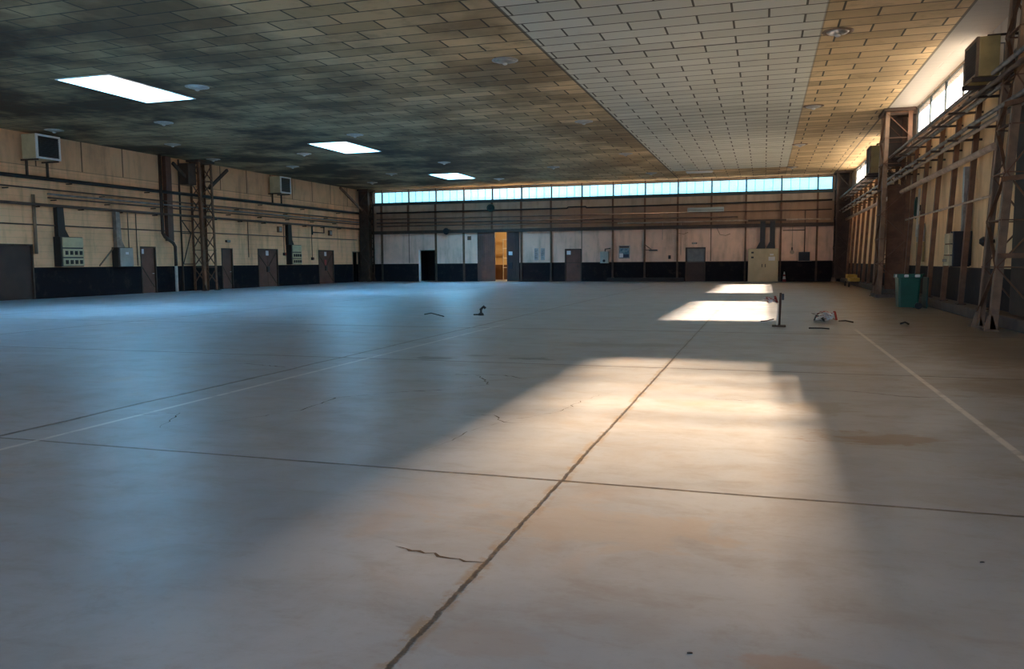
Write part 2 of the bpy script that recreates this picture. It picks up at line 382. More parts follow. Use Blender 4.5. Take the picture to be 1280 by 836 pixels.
mb = MB(); holed(mb, -L - T, R + T, 0, H, [FILL_GATE], lambda m, a, b, c, d: m.box(a, b, Y0 - T, Y0, c, d))
struct(mb.build('wall_front', 'wall_front'))
# kerbs
struct(MB().box(4.95, R, Y0, D, 0, .26).build('trim_1', 'curb', bevel=.02), 'low concrete kerb along the right wall')
struct(MB().box(-11.0, -5.45, D - .35, D, 0, .27).build('trim_2', 'curb_dark', bevel=.02), 'low black kerb along the far wall')
struct(MB().box(-30.0, 4.35, D - .14, D, 6.02, 6.22).build('trim_3', 'teal'), 'teal grey sill below the far window band')
struct(MB().box(-L, R, D - .30, D, 3.76, 4.0).build('trim_4', 'rust_dark'), 'brown steel rail across the far wall')
struct(MB().box(-17.87, 4.4, D - .02, D, 1.38, 1.43).build('trim_5', 'rust_dark'), 'thin edge strip above the black base')
struct(MB().box(R - .1, R, 24.4, 34.3, 5.93, 6.03).box(R - .1, R, 41.8, 55.5, 5.93, 6.03).box(R - .1, R, 4.6, 16.3, 5.9, 6.0).build('trim_6', 'tan_steel'), 'sill below the high side windows')
struct(MB().box(4.3, R, 34.35, 34.6, 7.02, H).build('trim_7', 'rust_dark'), 'dark beam where the pale ceiling strip ends')

# ---- far window band
PX = [-29.3 + 2.336 * k for k in range(15)]
xs = [-30.0] + PX + [4.35]
for k, (a, b) in enumerate(zip(xs, xs[1:])):
    w = sroot('window_%d' % (k + 1), 'pane group of the window band in the far wall', ((a + b) / 2, D, 6.22))
    MB().box(a + .04, b - .04, D + .12, D + .135, 6.26, 7.06).build('pane', 'pane', w)
    f = MB().box(a, a + .05, D + .06, D + .18, 6.22, 7.10).box(b - .05, b, D + .06, D + .18, 6.22, 7.10)
    f.box(a + .05, b - .05, D + .06, D + .18, 6.22, 6.26).box(a + .05, b - .05, D + .06, D + .18, 7.06, 7.10)
    f.build('window_frame', 'mullion', w)
    if b - a > 1.5:
        g = MB()
        for j in (1, 2, 3):
            x = a + (b - a) * j / 4; g.box(x - .012, x + .012, D + .10, D + .155, 6.26, 7.06)
        g.build('glazing_bar', 'mullion', w)
# ---- side windows
nw = len(xs) - 1
for (y0, y1, z0, z1) in WR:
    sheet = 'fibre_dimmed' if y1 < 20 else 'fibre'
    n = round((y1 - y0) / 2.3)
    for j in range(n):
        a, b = y0 + (y1 - y0) * j / n, y0 + (y1 - y0) * (j + 1) / n; nw += 1
        w = sroot('window_%d' % nw, 'high side window of ribbed sheet', (R, (a + b) / 2, z0))
        MB().box(R + .045, R + .055, a + .03, b - .03, z0 + .03, z1 - .03).build('pane', sheet, w)
        MB().box(R + .01, R + .08, a, a + .035, z0, z1).box(R + .01, R + .08, b - .035, b, z0, z1).box(R + .01, R + .08, a + .035, b - .035, z0, z0 + .03).box(R + .01, R + .08, a + .035, b - .035, z1 - .03, z1).build('window_frame', 'mullion', w)
# ---- skylights
for k, (a, b, c, d) in enumerate(SKY):
    nw += 1
    w = sroot('window_%d' % nw, 'rooflight with white lined well', ((a + b) / 2, (c + d) / 2, H))
    t = .06; z1 = H + 1.15
    MB().box(a, a + t, c, d, H - .02, z1).box(b - t, b, c, d, H - .02, z1).box(a + t, b - t, c, c + t, H - .02, z1).box(a + t, b - t, d - t, d, H - .02, z1).build('window_frame', 'whitewell', w)
    MB().box(a + t, b - t, c + t, d - t, z1 - .03, z1).build('pane', 'opal', w)

# ---- doors in the left wall
def left_door(n, y0, y1, z1, label, mat='door_brown', leaves=1, extras=None, openn=False):
    w = sroot('door_%d' % n, label, (-L, (y0 + y1) / 2, 0))
    MB().box(-L - .14, -L + .03, y0 - .0, y0 + .07, 0, z1).box(-L - .14, -L + .03, y1 - .07, y1, 0, z1).box(-L - .14, -L + .03, y0 + .07, y1 - .07, z1 - .07, z1).build('door_frame', 'rust_dark', w)
    if openn: return w
    for k in range(leaves):
        a = y0 + .07 + (y1 - y0 - .14) * k / leaves; b = y0 + .07 + (y1 - y0 - .14) * (k + 1) / leaves
        m = MB().box(-L - .1, -L - .05, a + .006, b - .006, .01, z1 - .075)
        m.build('door_leaf', mat, w, .006)
    if extras: extras(w, y0, y1, z1)
    return w
def lock_set(w, y0, y1, z1):
    ym = (y0 + y1) / 2
    for a, b in (((y0 + .12, 2.1), (ym - .05, 1.25)), ((y1 - .15, 2.2), (ym + .05, 1.25)), ((ym, 1.1), (y1 - .15, .2))):
        MB().bar((-L - .035, a[0], a[1]), (-L - .035, b[0], b[1]), .05, .03, (1, 0, 0)).build('brace', 'rust_dark', w)
    MB().box(-L - .06, -L + .03, ym - .13, ym + .13, .95, 1.3).build('lock_box', 'blackplastic', w, .02)
    MB().box(-L - .05, -L - .042, ym - .17, ym + .13, 2.02, 2.32).build('notice', 'paper', w)
def small_door(w, y0, y1, z1):
    MB().bar((-L - .04, y0 + .15, 1.35), (-L - .04, y1 - .12, .3), .05, .02, (1, 0, 0)).build('brace', 'rust_dark', w)
    MB().tube([(-L - .05, y1 - .17, 1.02), (-L - .0, y1 - .17, 1.02), (-L, y1 - .3, 1.02)], .015, 8).build('door_handle', 'chrome', w)
left_door(1, 22.5, 27.5, 2.42, 'wide dark brown door at the near end of the left wall', 'door_dark', 2)
left_door(2, 33.9, 35.0, 2.43, 'narrow brown door left of the white drain pipe', extras=lambda w, a, b, c: (small_door(w, a, b, c), MB().box(-L - .05, -L - .042, a + .1, a + .3, 2.05, 2.3).build('notice', 'paper', w)))
left_door(3, 40.4, 41.45, 2.43, 'narrow brown door right of the lattice column', extras=small_door)
left_door(4, 44.0, 46.2, 2.45, 'double brown door with black lock box and white notice', leaves=2, extras=lock_set)
left_door(5, 51.3, 53.45, 2.45, 'double brown door with red pull nearest the far corner', leaves=2, extras=lambda w, a, b, c: (lock_set(w, a, b, c), MB().box(-L - .05, -L - .02, 52.2, 52.45, 1.35, 1.75).build('pull_plate', 'red', w)))
left_door(6, 56.35, 57.55, 2.38, 'open black doorway in the far left corner', openn=True)
# dark rooms behind the open doorways
struct(MB().box(-L - 3, -L - 2.9, 55.5, 58.5, 0, 2.8).box(-L - 2.9, -L - T, 55.4, 55.5, 0, 2.8).box(-L - 2.9, -L - T, 58.4, 58.5, 0, 2.8).box(-L - 3, -L - T, 55.4, 58.5, 2.8, 2.9).box(-L - 3, -L - T, 55.4, 58.5, -.1, 0).build('wall_side_room', 'void'))
struct(MB().box(-27, -26.9, D + T, D + 3.5, 0, 2.8).box(-23.9, -23.8, D + T, D + 3.5, 0, 2.8).box(-27, -23.8, D + 3.5, D + 3.6, 0, 2.8).box(-27, -23.8, D + T, D + 3.6, 2.8, 2.9).build('wall_dark_room', 'void'))
for k, (a, b, c, d) in enumerate(LD[:5]):  # sheets added behind the doors to stop light leaking through gaps
    struct(MB().box(-L - T - .05, -L - T - .01, a - .1, b + .1, -.05, d + .1).build('light_stop_behind_doors', 'void'))
for a, b in ((-14.4, -12.8), (-5.5, -3.8)):
    struct(MB().box(a, b, D + T + .01, D + T + .05, -.05, 2.6).build('light_stop_behind_doors', 'void'))
# ---- doors in the far wall
w = sroot('door_7', 'open black doorway in the far wall', (-25.4, D, 0))
MB().box(-26.14, -26.04, D - .03, D + .2, 0, 2.47).build('door_frame', 'white', w)
MB().box(-24.72, -24.62, D - .03, D + .2, 0, 2.47).box(-26.04, -24.72, D - .03, D + .2, 2.41, 2.47).build('door_lintel', 'rust_dark', w)
w = sroot('door_8', 'tall brown sliding door standing part open', (-19.5, D, 0))
m = MB().box(-21.16, -19.72, D - .10, D - .03, .02, 3.85)
for k in range(9): m.box(-21.13 + k * .16, -21.11 + k * .16, D - .115, D - .10, .05, 3.8)
m.build('sliding_leaf', 'door_brown', w)
m = MB().box(-18.78, -17.80, D - .10, D - .03, .02, 3.85)
for k in range(6): m.box(-18.74 + k * .16, -18.72 + k * .16, D - .115, D - .10, .05, 3.8)
q = m.build('sliding_leaf', 'door_dark', w)
MB().box(-18.62, -18.32, D - .125, D - .117, 2.0, 2.28).build('notice', 'paper', w)
MB().box(-18.62, -18.30, D - .2, D - .116, .95, 1.45).build('lock_box', 'blackplastic', w, .02)
w = sroot('door_9', 'brown door with a white notice', (-13.6, D, 0))
MB().box(-14.24, -14.16, D - .03, D + .15, 0, 2.43).box(-13.04, -12.96, D - .03, D + .15, 0, 2.43).box(-14.16, -13.04, D - .03, D + .15, 2.36, 2.43).build('door_frame', 'rust_dark', w)
MB().box(-14.15, -13.05, D + .03, D + .08, .01, 2.355).build('door_leaf', 'door_brown', w, .006)
MB().box(-14.1, -13.8, D + .018, D + .029, 2.0, 2.28).build('notice', 'paper', w)
MB().tube([(-13.2, D + .03, 1.15), (-13.2, D - .04, 1.15), (-13.34, D - .04, 1.15)], .018, 8).build('door_handle', 'blackplastic', w)
w = sroot('door_10', 'dark door with a dusty glazed upper half', (-4.67, D, 0))
MB().box(-5.37, -5.26, D - .03, D + .15, 0, 2.43).box(-4.04, -3.97, D - .03, D + .15, 0, 2.43).box(-5.26, -4.04, D - .03, D + .15, 2.33, 2.43).build('door_frame', 'rust_dark', w)
MB().box(-5.25, -4.05, D + .03, D + .08, .01, 1.35).build('door_leaf', 'door_dark', w, .006)
MB().box(-5.25, -4.05, D + .035, D + .075, 1.36, 2.325).build('glazed_panel', simple('dusty_panel', (.12, .10, .07), .35, 0, .3), w)
# ---- lit room behind the sliding door
m = MB().box(-23.2, -23.1, D + T, D + 7, 0, 4.4).box(-16.5, -16.4, D + T, D + 7, 0, 4.4).box(-23.2, -16.4, D + 7, D + 7.1, 0, 4.4).box(-23.2, -16.4, D + T, D + 7.1, 4.4, 4.5)
g = G('ochre_walls'); lowc = g.mix(g.above(g.z, 1.25), (.12, .06, .03), (.60, .45, .24)); g.out(lowc, .7); M['ochre_wall'] = g.m
struct(m.build('wall_lit_room', 'ochre_wall'))
t = thing('shelf_rack', 'pale open rack standing in the lit room behind the sliding door', 'rack', (-20.4, D + 5.6, 0))
for x in (-20.9, -20.2):
    MB().box(x - .03, x + .03, D + 5.5, D + 5.56, 0, 3.4).build('post', 'whitepipe', t)
for z in (1.0, 1.8, 2.6, 3.35):
    MB().box(-20.9, -20.2, D + 5.4, D + 5.9, z, z + .04).build('shelf', 'white', t)

# ------------------------------------------------------------------ posts on the walls
upper_only = {1, 4, 7, 11}
full_i = 0
near = {0: 'beside the far left corner', 2: 'right of the black doorway', 3: 'left of the tall sliding door', 5: 'right of the tall sliding door', 6: 'left of the notice door',
        8: 'right of the pale electrical box', 9: 'right of the blue poster', 10: 'left of the glazed door', 12: 'left of the beige cabinet', 13: 'right of the beige cabinet', 14: 'nearest the far right corner'}
upname = {1: 'above the black doorway', 4: 'above the tall sliding door', 7: 'above the brown notice door', 11: 'above and right of the glazed door'}
for k, x in enumerate(PX):
    z0 = 3.9 if k in upper_only else .02
    t = thing('wall_post', ('short brown steel post on the far wall ' + upname[k]) if k in upper_only else ('full height brown steel post on the far wall ' + near[k]), 'post', (x, D - .06, z0), 'steel posts along the far wall')
    w_ = .12
    m = MB().box(x - w_ / 2, x + w_ / 2, D - .17, D - .155, max(z0, 1.42), 6.02).box(x - .012, x + .012, D - .155, D - .02, max(z0, 1.42), 6.02).box(x - w_ / 2, x + w_ / 2, D - .02, D - .005, max(z0, 1.42), 6.02)
    m.build('shaft', 'rust', t)
    if z0 < 1:
        MB().box(x - w_ / 2, x + w_ / 2, D - .17, D - .155, z0, 1.41).box(x - .012, x + .012, D - .155, D - .02, z0, 1.41).box(x - w_ / 2, x + w_ / 2, D - .02, D - .005, z0, 1.41).build('painted_foot', 'rust_dark', t)
        MB().box(x - .1, x + .1, D - .2, D - .005, 0.0 if k not in (8, 9) else .27, z0 + .0 if z0 > .27 else .03 if k not in (8, 9) else .3).build('base_plate', 'rust_dark', t)
ys = [10.8 + 2.25 * k for k in range(21)]
rlab = 0
for k, y in enumerate(ys):
    if abs(y - 19.3) < .9 or abs(y - 35) < .8: continue
    rlab += 1
    t = thing('wall_post', '%s leaning brown steel post of the right wall, counted from the near end' % ORD[min(rlab - 1, 17)] if rlab <= 18 else 'last leaning brown steel post of the right wall, by the far corner', 'post', (5.1, y, .26), 'leaning posts along the right wall')
    MB().bar((5.10, y, .27), (5.36, y, 5.92), .13, .15, (0, 1, 0)).build('shaft', 'rust', t)
    MB().box(5.0, 5.22, y - .12, y + .12, .26, .285).build('base_plate', 'rust_dark', t)

# ------------------------------------------------------------------ lattice columns
def lattice(label, xw, xr, y0, y1, lean, dx, mat='rust', base_z=0, boxy=False, wfoot=0.0):
    """xw: x by the wall, xr: x on the room side at the floor, lean: shift of that leg at the top"""
    t = thing('lattice_column', label, 'column', ((xw + xr) / 2, (y0 + y1) / 2, 0))
    s = 1 if xr > xw else -1
    top = H
    def pr(z): return xr + lean * z / top
    w = .14
    for y, sy in ((y0, 1), (y1, -1)):
        MB().angle((xr, y, .03), (pr(top), y, top), w, .03, -s, sy).build('leg', 'tan_steel' if mat == 'rust' and xw > 0 else mat, t)
        MB().angle((xw, y, wfoot), (xw, y, top), w, .03, s, sy).build('leg', mat, t)
        MB().box(xr - .14, xr + .14, y - .14, y + .14, 0, .03).prism([(xr - .12, .03), (xr + .12, .03), (xr + .04, .32), (xr - .04, .32)], y - .015, y + .015).build('foot', 'rust_dark' if xw < 0 else 'tan_steel', t)
    n = 7; zs = [.35 + (top - .5) * k / n for k in range(n + 1)]
    for k in range(n):
        za, zb = zs[k], zs[k + 1]; fl = k % 2
        for y in (y0, y1):
            a, b = ((pr(za), y, za), (xw, y, zb)) if fl else ((xw, y, max(za, wfoot)), (pr(zb), y, zb))
            MB().bar(a, b, .025, .07, (0, 1, 0)).build('diagonal_brace', mat, t)
            MB().bar((pr(zb), y, zb), (xw, y, zb), .025, .07, (0, 1, 0)).build('cross_bar', mat, t)
        for xa, xb in ((pr(za), pr(zb)), (xw, xw)):
            if xa == xw and za < wfoot: continue
            a, b = ((xa, y0, za), (xb, y1, zb)) if fl else ((xa, y1, za), (xb, y0, zb))
            MB().bar(a, b, .025, .07, (1, 0, 0)).build('diagonal_brace', mat, t)
            MB().bar((xb, y0, zb), (xb, y1, zb), .025, .07, (1, 0, 0)).build('cross_bar', mat, t)
    MB().box(min(xw, pr(top)) - .1, max(xw, pr(top)) + .1, y0 - .15, y1 + .15, H - .12, H - .005).build('head_plate', 'rust_dark', t)
    return t
# left wall column: two frames
lc = lattice('brown lattice column on the left wall between two narrow brown doors', -30.62, -29.9, 37.7, 38.8, -.1, 0, 'rust', wfoot=0)
m = MB().bar((-30.3, 36.0, 6.9), (-30.3, 37.5, 5.9), .12, .16); m.build('knee_brace', 'rust_dark', lc)
MB().bar((-30.3, 40.6, 7.0), (-30.3, 38.9, 5.8), .12, .16).build('knee_brace', 'rust_dark', lc)
MB().bar((-30.68, 36.9, .03), (-30.68, 36.9, 7.2), .07).build('leg', 'rust_dark', lc)
for z in (1.5, 3.2, 3.9): MB().bar((-30.66, 36.9, z), (-30.66, 37.7, z), .05).build('cross_bar', 'rust_dark', lc)
for a, b in ((1.5, 3.2), (3.9, 3.2)): MB().bar((-30.66, 36.95, a), (-30.66, 37.65, b), .04).build('diagonal_brace', 'rust_dark', lc)
MB().box(-30.7, -30.1, 36.95, 37.6, 5.85, 7.0).build('gusset_box', 'rust_dark', lc, .03)
lc = lattice('dark lattice column standing in the far left corner', -30.62, -29.85, 57.3, 58.25, 0, 0, 'rust_dark')
MB().box(-30.5, -30.0, 57.35, 58.2, .05, 7.1).build('web_plate', 'rust_dark', lc)
MB().bar((-30.3, 53.8, 7.1), (-30.3, 57.2, 5.6), .12, .16).build('knee_brace', 'rust', lc)
r1 = lattice('big brown lattice column nearest the viewer on the right wall', 5.36, 4.5, 18.75, 19.8, .38, 0, 'rust')
MB().bar((5.05, 17.9, .26), (5.3, 17.9, 7.2), .2, .22, (0, 1, 0)).build('leg', 'rust_dark', r1)
MB().box(5.08, 5.34, 18.1, 19.7, .3, 7.1).build('web_plate', 'rust_dark', r1)
for z in (1.55, 3.1, 4.6): MB().bar((5.05, 17.9, z), (4.6, 18.75, z), .05, .1).build('cross_bar', 'rust', r1)
r2 = lattice('brown lattice column between the green bin and the far corner', 5.3, 4.28, 34.3, 35.6, .1, 0, 'rust')
MB().box(4.62, 5.3, 35.0, 35.06, .3, 4.4).build('web_plate', 'rust', r2)
MB().box(4.55, 5.25, 35.6, 35.7, 5.2, 7.1).build('web_plate', 'rust_dark', r2)
MB().box(4.2, 5.2, 34.1, 35.8, 0, .12).build('footing', 'curb', r2)
r3 = lattice('dark brown lattice column in the far right corner', 5.32, 4.45, 56.9, 58.2, 0, 0, 'rust_dark')
MB().box(4.5, 5.3, 57.9, 57.96, .2, 7.1).build('web_plate', 'rust_dark', r3)

# ------------------------------------------------------------------ pipes
def pipe(name, label, pts, r, mat, group=None, br=None):
    t = thing(name, label, 'pipe', tuple(pts[0]), group)
    MB().tube(pts, r, 10).build('tube', mat, t)
    if br:
        for a, b in br: MB().bar(a, b, .035, .05).build('bracket', 'rust_dark', t)
    return t
XL = -L + .28
GL = 'pipes running along the left wall'
def lbr(z, x, step=4.9, y0=26):
    out = []; y = y0
    while y < 56:
        if not 36.5 < y < 39.5: out.append(((-L, y, z - .09), (x + .05, y, z - .09)))
        y += step
    return out
pipe('steam_pipe', 'thick black pipe high along the left wall below the heaters', [(XL, 16, 5.30), (XL, 57.0, 5.38)], .085, 'black', GL, lbr(5.3, XL, 4.9, 24.6))
pipe('water_pipe', 'thin brown pipe below the thick black pipe on the left wall', [(XL, 16, 4.86), (XL, 57.0, 4.86)], .035, 'brownpipe', GL, lbr(4.86, XL, 5.2, 26.2))
pipe('conduit_pipe', 'upper grey pipe of the close pair on the left wall', [(XL, 28.2, 4.66), (XL, 57.0, 4.66)], .045, 'greypipe', GL)
pipe('conduit_pipe', 'lower brown pipe of the close pair on the left wall', [(XL, 28.2, 4.50), (XL, 57.0, 4.50)], .035, 'brownpipe', GL, lbr(4.5, XL, 3.1, 28.6))
pipe('air_pipe', 'grey brown pipe with clamps at mid height on the left wall', [(XL, 16, 4.16), (XL, 57.0, 4.16)], .065, 'brownpipe', GL, lbr(4.16, XL, 2.4, 25.3))
pipe('conduit_pipe', 'lowest thin brown pipe across the left wall above the doors', [(-L + .06, 16, 3.28), (-L + .06, 57.0, 3.30)], .03, 'brownpipe', GL)
# far wall
YB = D - .32
GB = 'pipes running along the far wall'
pipe('steam_pipe', 'black pipe across the far wall just below the windows', [(-29.6, YB, 5.42), (-14.0, YB, 5.42), (-13.9, YB, 5.5), (-12.6, YB, 5.5), (-12.5, YB, 5.42), (4.3, YB, 5.5)], .06, 'black', GB)
pipe('rail_pipe', 'upper brown pipe in the browner part of the far wall', [(-29.6, YB, 4.93), (4.3, YB, 4.86)], .035, 'brownpipe', GB)
pipe('rail_pipe', 'middle brown pipe in the browner part of the far wall', [(-29.6, YB, 4.64), (-1.8, YB, 4.50)], .05, 'brownpipe', GB)
pipe('rail_pipe', 'lower brown pipe just above the steel rail of the far wall', [(-29.6, YB, 4.38), (-9.8, YB, 4.30)], .04, 'brownpipe', GB)
pipe('lagged_pipe', 'cream pipe across the right half of the far wall', [(-10.2, YB - .05, 4.22), (2.6, YB - .05, 4.24), (4.2, YB - .4, 4.2)], .055, 'creampipe', GB)
for x, z0, z1, la in ((-7.0, 3.0, 4.2, 'left'), (-5.7, 1.9, 4.2, 'right')):
    pipe('drop_pipe', 'thin pinkish drop pipe on the far wall left of the glazed door, %s one' % la, [(x, D - .05, z0), (x, D - .05, z1)], .02, 'creampipe', 'thin drop pipes by the glazed door')
pipe('drop_pipe', 'thin vertical pipe down to the round bell box', [(1.83, D - .06, 2.3), (1.83, D - .06, 4.15)], .02, 'creampipe')
pipe('drop_pipe', 'brown vertical pipe down to the black wall box', [(2.63, D - .06, 2.02), (2.63, D - .06, 4.9)], .03, 'brownpipe')
pipe('branch_pipe', 'short level pipe right of the beige cabinet ducts', [(1.2, D - .07, 3.52), (2.6, D - .07, 3.52)], .03, 'brownpipe')
# right wall: upper and lower bundles on arms
GR = 'pipe bundle along the right wall'
bx = [(4.72, 5.55, .05, 'greypipe', 'outer grey pipe of the upper bundle on the right wall'), (4.88, 5.47, .045, 'brownpipe', 'middle brown pipe of the upper bundle on the right wall'), (5.05, 5.40, .055, 'greypipe', 'inner grey pipe of the upper bundle on the right wall'), (5.2, 5.62, .05, 'brownpipe', 'wall side brown pipe above the upper bundle on the right wall'),
      (4.74, 4.72, .05, 'greypipe', 'outer grey pipe of the lower bundle on the right wall'), (4.92, 4.62, .045, 'creampipe', 'middle cream pipe of the lower bundle on the right wall'), (5.08, 4.76, .05, 'greypipe', 'inner grey pipe of the lower bundle on the right wall')]
for x, z, r, mt, lb in bx:
    t = pipe('bundle_pipe', lb, [(x, 12, z), (x, 35, z), (x, 57.6, z)], r, mt, GR)
    if x == 4.72 or x == 4.74:
        for y in ys:
            if abs(y - 19.3) < .9 or abs(y - 35) < .9: continue
            MB().box(4.62, R, y - .03, y + .03, z - .11 - (.12 if z > 5 else .0), z - .055 - (.12 if z > 5 else .0)).build('bracket', 'rust_dark', t)
pipe('lagged_pipe', 'thick cream pipe below the bundles on the right wall', [(5.12, 21.6, 4.13), (5.12, 57.4, 4.13)], .085, 'creampipe')
pipe('rail_pipe', 'thin cream rail pipe halfway up the right wall', [(5.12, 20.2, 2.98), (5.12, 33.8, 2.98)], .03, 'creampipe')
pipe('drop_pipe', 'grey conduit hanging on the right wall beyond the far lattice column', [(4.98, 40.2, .5), (4.98, 40.2, 2.6)], .06, 'greypipe')
pipe('drop_pipe', 'whitish upright pipe right of the fire hose reel', [(5.2, 31.9, 2.3), (5.25, 31.9, 4.0)], .04, 'whitepipe')
pipe('bundle_pipe', 'grey pipe crossing over the near lattice column at heater height', [(4.98, 14, 5.98), (4.98, 19.0, 5.86), (4.98, 21.0, 5.74), (4.95, 24.0, 5.70)], .06, 'greypipe')
pipe('bundle_pipe', 'brown pipe crossing over the near lattice column below the heater', [(4.62, 14, 5.30), (4.62, 19.6, 5.24), (4.70, 23.0, 5.34)], .05, 'brownpipe')
# drain and trays on the left wall
t = thing('cable_riser', 'dark brown upright riser left of the lattice column', 'riser', (-L + .2, 35.95, 2.75))
MB().box(-L + .02, -L + .25, 35.75, 36.1, 2.75, H - .02).build('channel', 'door_brown', t)
MB().box(-L + .25, -L + .28, 35.72, 36.13, 2.75, H - .02).build('cover', 'door_brown', t)
t = thing('drain_pipe', 'dark drain pipe bending down to a white foot on the left wall', 'pipe', (-L + .35, 36.2, 0))
MB().tube([(-L + .35, 35.2, H - .01), (-L + .35, 35.2, 3.15), (-L + .35, 35.35, 2.95), (-L + .35, 35.95, 2.65), (-L + .35, 36.1, 2.45), (-L + .35, 36.1, 1.4)], .085, 12).build('upper_pipe', 'rust_dark', t)
MB().tube([(-L + .35, 36.1, 0), (-L + .35, 36.1, 1.42)], .075, 12).build('foot_pipe', 'whitepipe', t)
pipe('drop_pipe', 'brown upright pipe pair left of the first electrical cabinet', [(-L + .1, 28.05 - .45, 2.0), (-L + .1, 28.05 - .45, 4.6)], .07, 'tan_steel')
for y, z0, la in ((33.1, 2.1, 'thin brown drop pipe between grey box and narrow door'), (33.7 - 0.05, 1.45, 'thin rusty drop pipe just left of the narrow brown door'), (43.0, 1.9, 'thin drop pipe left of the double door with lock box'), (46.9, 2.2, 'thin drop pipe ending in a switch right of the double door'), (50.4, 1.9, 'thin drop pipe ending in a switch left of the far double door')):
    pipe('drop_pipe', la, [(-L + .05, y, z0), (-L + .05, y, 4.1)], .022, 'brownpipe')
for y, z, la in ((33.15, 2.0, 'small dark switch box near the grey electrical box'), (46.9, 2.12, 'small dark switch box right of the middle double door'), (50.4, 1.82, 'small dark switch box left of the far double door')):
    t = thing('switch_box', la, 'switch', (-L, y, z), 'switch boxes on the left wall')
    MB().box(-L, -L + .14, y - .1, y + .1, z - .1, z + .1).build('case', 'blackplastic', t, .015)
    MB().box(-L + .14, -L + .2, y - .02, y + .02, z - .04, z + .05).build('lever', 'red', t)

# ------------------------------------------------------------------ electrical cabinets on the left wall
def cabinet_left(label, y0, y1, z0, z1, x1, body, duct_y, duct_mat, duct_w=.34, knobs=2):
    t = thing('electrical_cabinet', label, 'electrical cabinet', (-L, (y0 + y1) / 2, z0))
    MB().box(-L, -L + x1, y0, y1, z0, z1).build('housing', 'blackplastic', t, .01)
    n = 3 if knobs else 1; hs = [0, .30, .62, 1] if knobs else [0, 1]
    for k in range(n):
        a = z0 + (z1 - z0) * hs[k]; b = z0 + (z1 - z0) * hs[k + 1]
        cp = MB().box(-L + x1, -L + x1 + .05, y0 + .08, y1 - .02, a + .03, b - .03).build('cover_panel', body, t, .012)
        if knobs and k < 2:
            for j in range(4):
                y = y0 + .25 + j * (y1 - y0 - .45) / 3.0; z = (a + b) / 2
                MB().box(-L + x1 + .05, -L + x1 + .1, y - .06, y + .06, z - .09, z + .09).build('switch', 'blackplastic', cp)
    MB().prism([(duct_y - duct_w / 2, 4.1), (duct_y + duct_w / 2, 4.1), (duct_y + duct_w / 2 + .05, z1 + .35), (duct_y + duct_w / 2 + .25, z1), (duct_y - duct_w / 2, z1)], -L + .02, -L + .25, 'x').build('cable_duct', duct_mat, t)
    return t
cabinet_left('cream electrical cabinet with black side and tapering duct near the wide door', 28.6, 29.85, 1.43, 2.78, .42, 'cream_box', 28.85, 'black')
t = cabinet_left('single grey electrical cabinet fed by a pale grey duct', 32.0, 32.95, 1.38, 2.35, .40, 'grey_box', 32.25, 'greypipe', .26, 0)
MB().box(-L + .451, -L + .46, 32.42, 32.62, 2.0, 2.12).build('rating_label', 'paper', t)
MB().bar((-L + .1, 32.0, 2.3), (-L + .1, 31.1, 1.45), .05).build('stay', 'tan_steel', t)
cabinet_left('cream electrical cabinet with black duct between the two double doors', 47.2, 48.4, 1.43, 2.75, .42, 'cream_box', 47.35, 'black', .40)

# ------------------------------------------------------------------ unit heaters
def heater_left(label, y0, y1, z0, z1):
    t = thing('unit_heater', label, 'heater', (-L, (y0 + y1) / 2, z0), 'unit heaters on the left wall')
    x0, x1 = -L + .18, -L + .95
    MB().box(x0, x1, y0, y1, z0, z1).build('casing', 'cream_box', t, .02)
    ff = MB().box(x1, x1 + .05, y0, y0 + .1, z0, z1).box(x1, x1 + .05, y1 - .08, y1, z0, z1).box(x1, x1 + .05, y0 + .1, y1 - .08, z0, z0 + .08).box(x1, x1 + .05, y0 + .1, y1 - .08, z1 - .08, z1).build('front_frame', 'white', t)
    m = MB().box(x1 + .001, x1 + .01, y0 + .1, y1 - .08, z0 + .08, z1 - .08)
    for k in range(11):
        z = z0 + .12 + (z1 - z0 - .24) * k / 10; m.bar((x1 + .03, y0 + .1, z), (x1 + .03, y1 - .08, z), .008, .05, (1, 0, .6))
    m.build('louvre_grille', 'blackplastic', ff)
    for y in (y0 + .1, y1 - .1):
        MB().box(-L, x1, y - .03, y + .03, z0 - .07, z0 - .005).build('bracket', 'rust_dark', t)
        MB().box(-L + .25, -L + .33, y - .04, y + .04, 5.4, z0 - .07).build('strut', 'rust_dark', t)
    MB().tube([(x0 + .5, y1, z1 - .18), (x0 + .5, y1 + .25, z1 - .18)], .07, 10).build('pipe_stub', 'rust_dark', t)
    return t
heater_left('unit heater with black grille at the near end of the left wall', 27.1, 28.35, 6.08, 7.12)
heater_left('unit heater with black grille above the double door on the left wall', 45.3, 46.5, 6.05, 7.10)
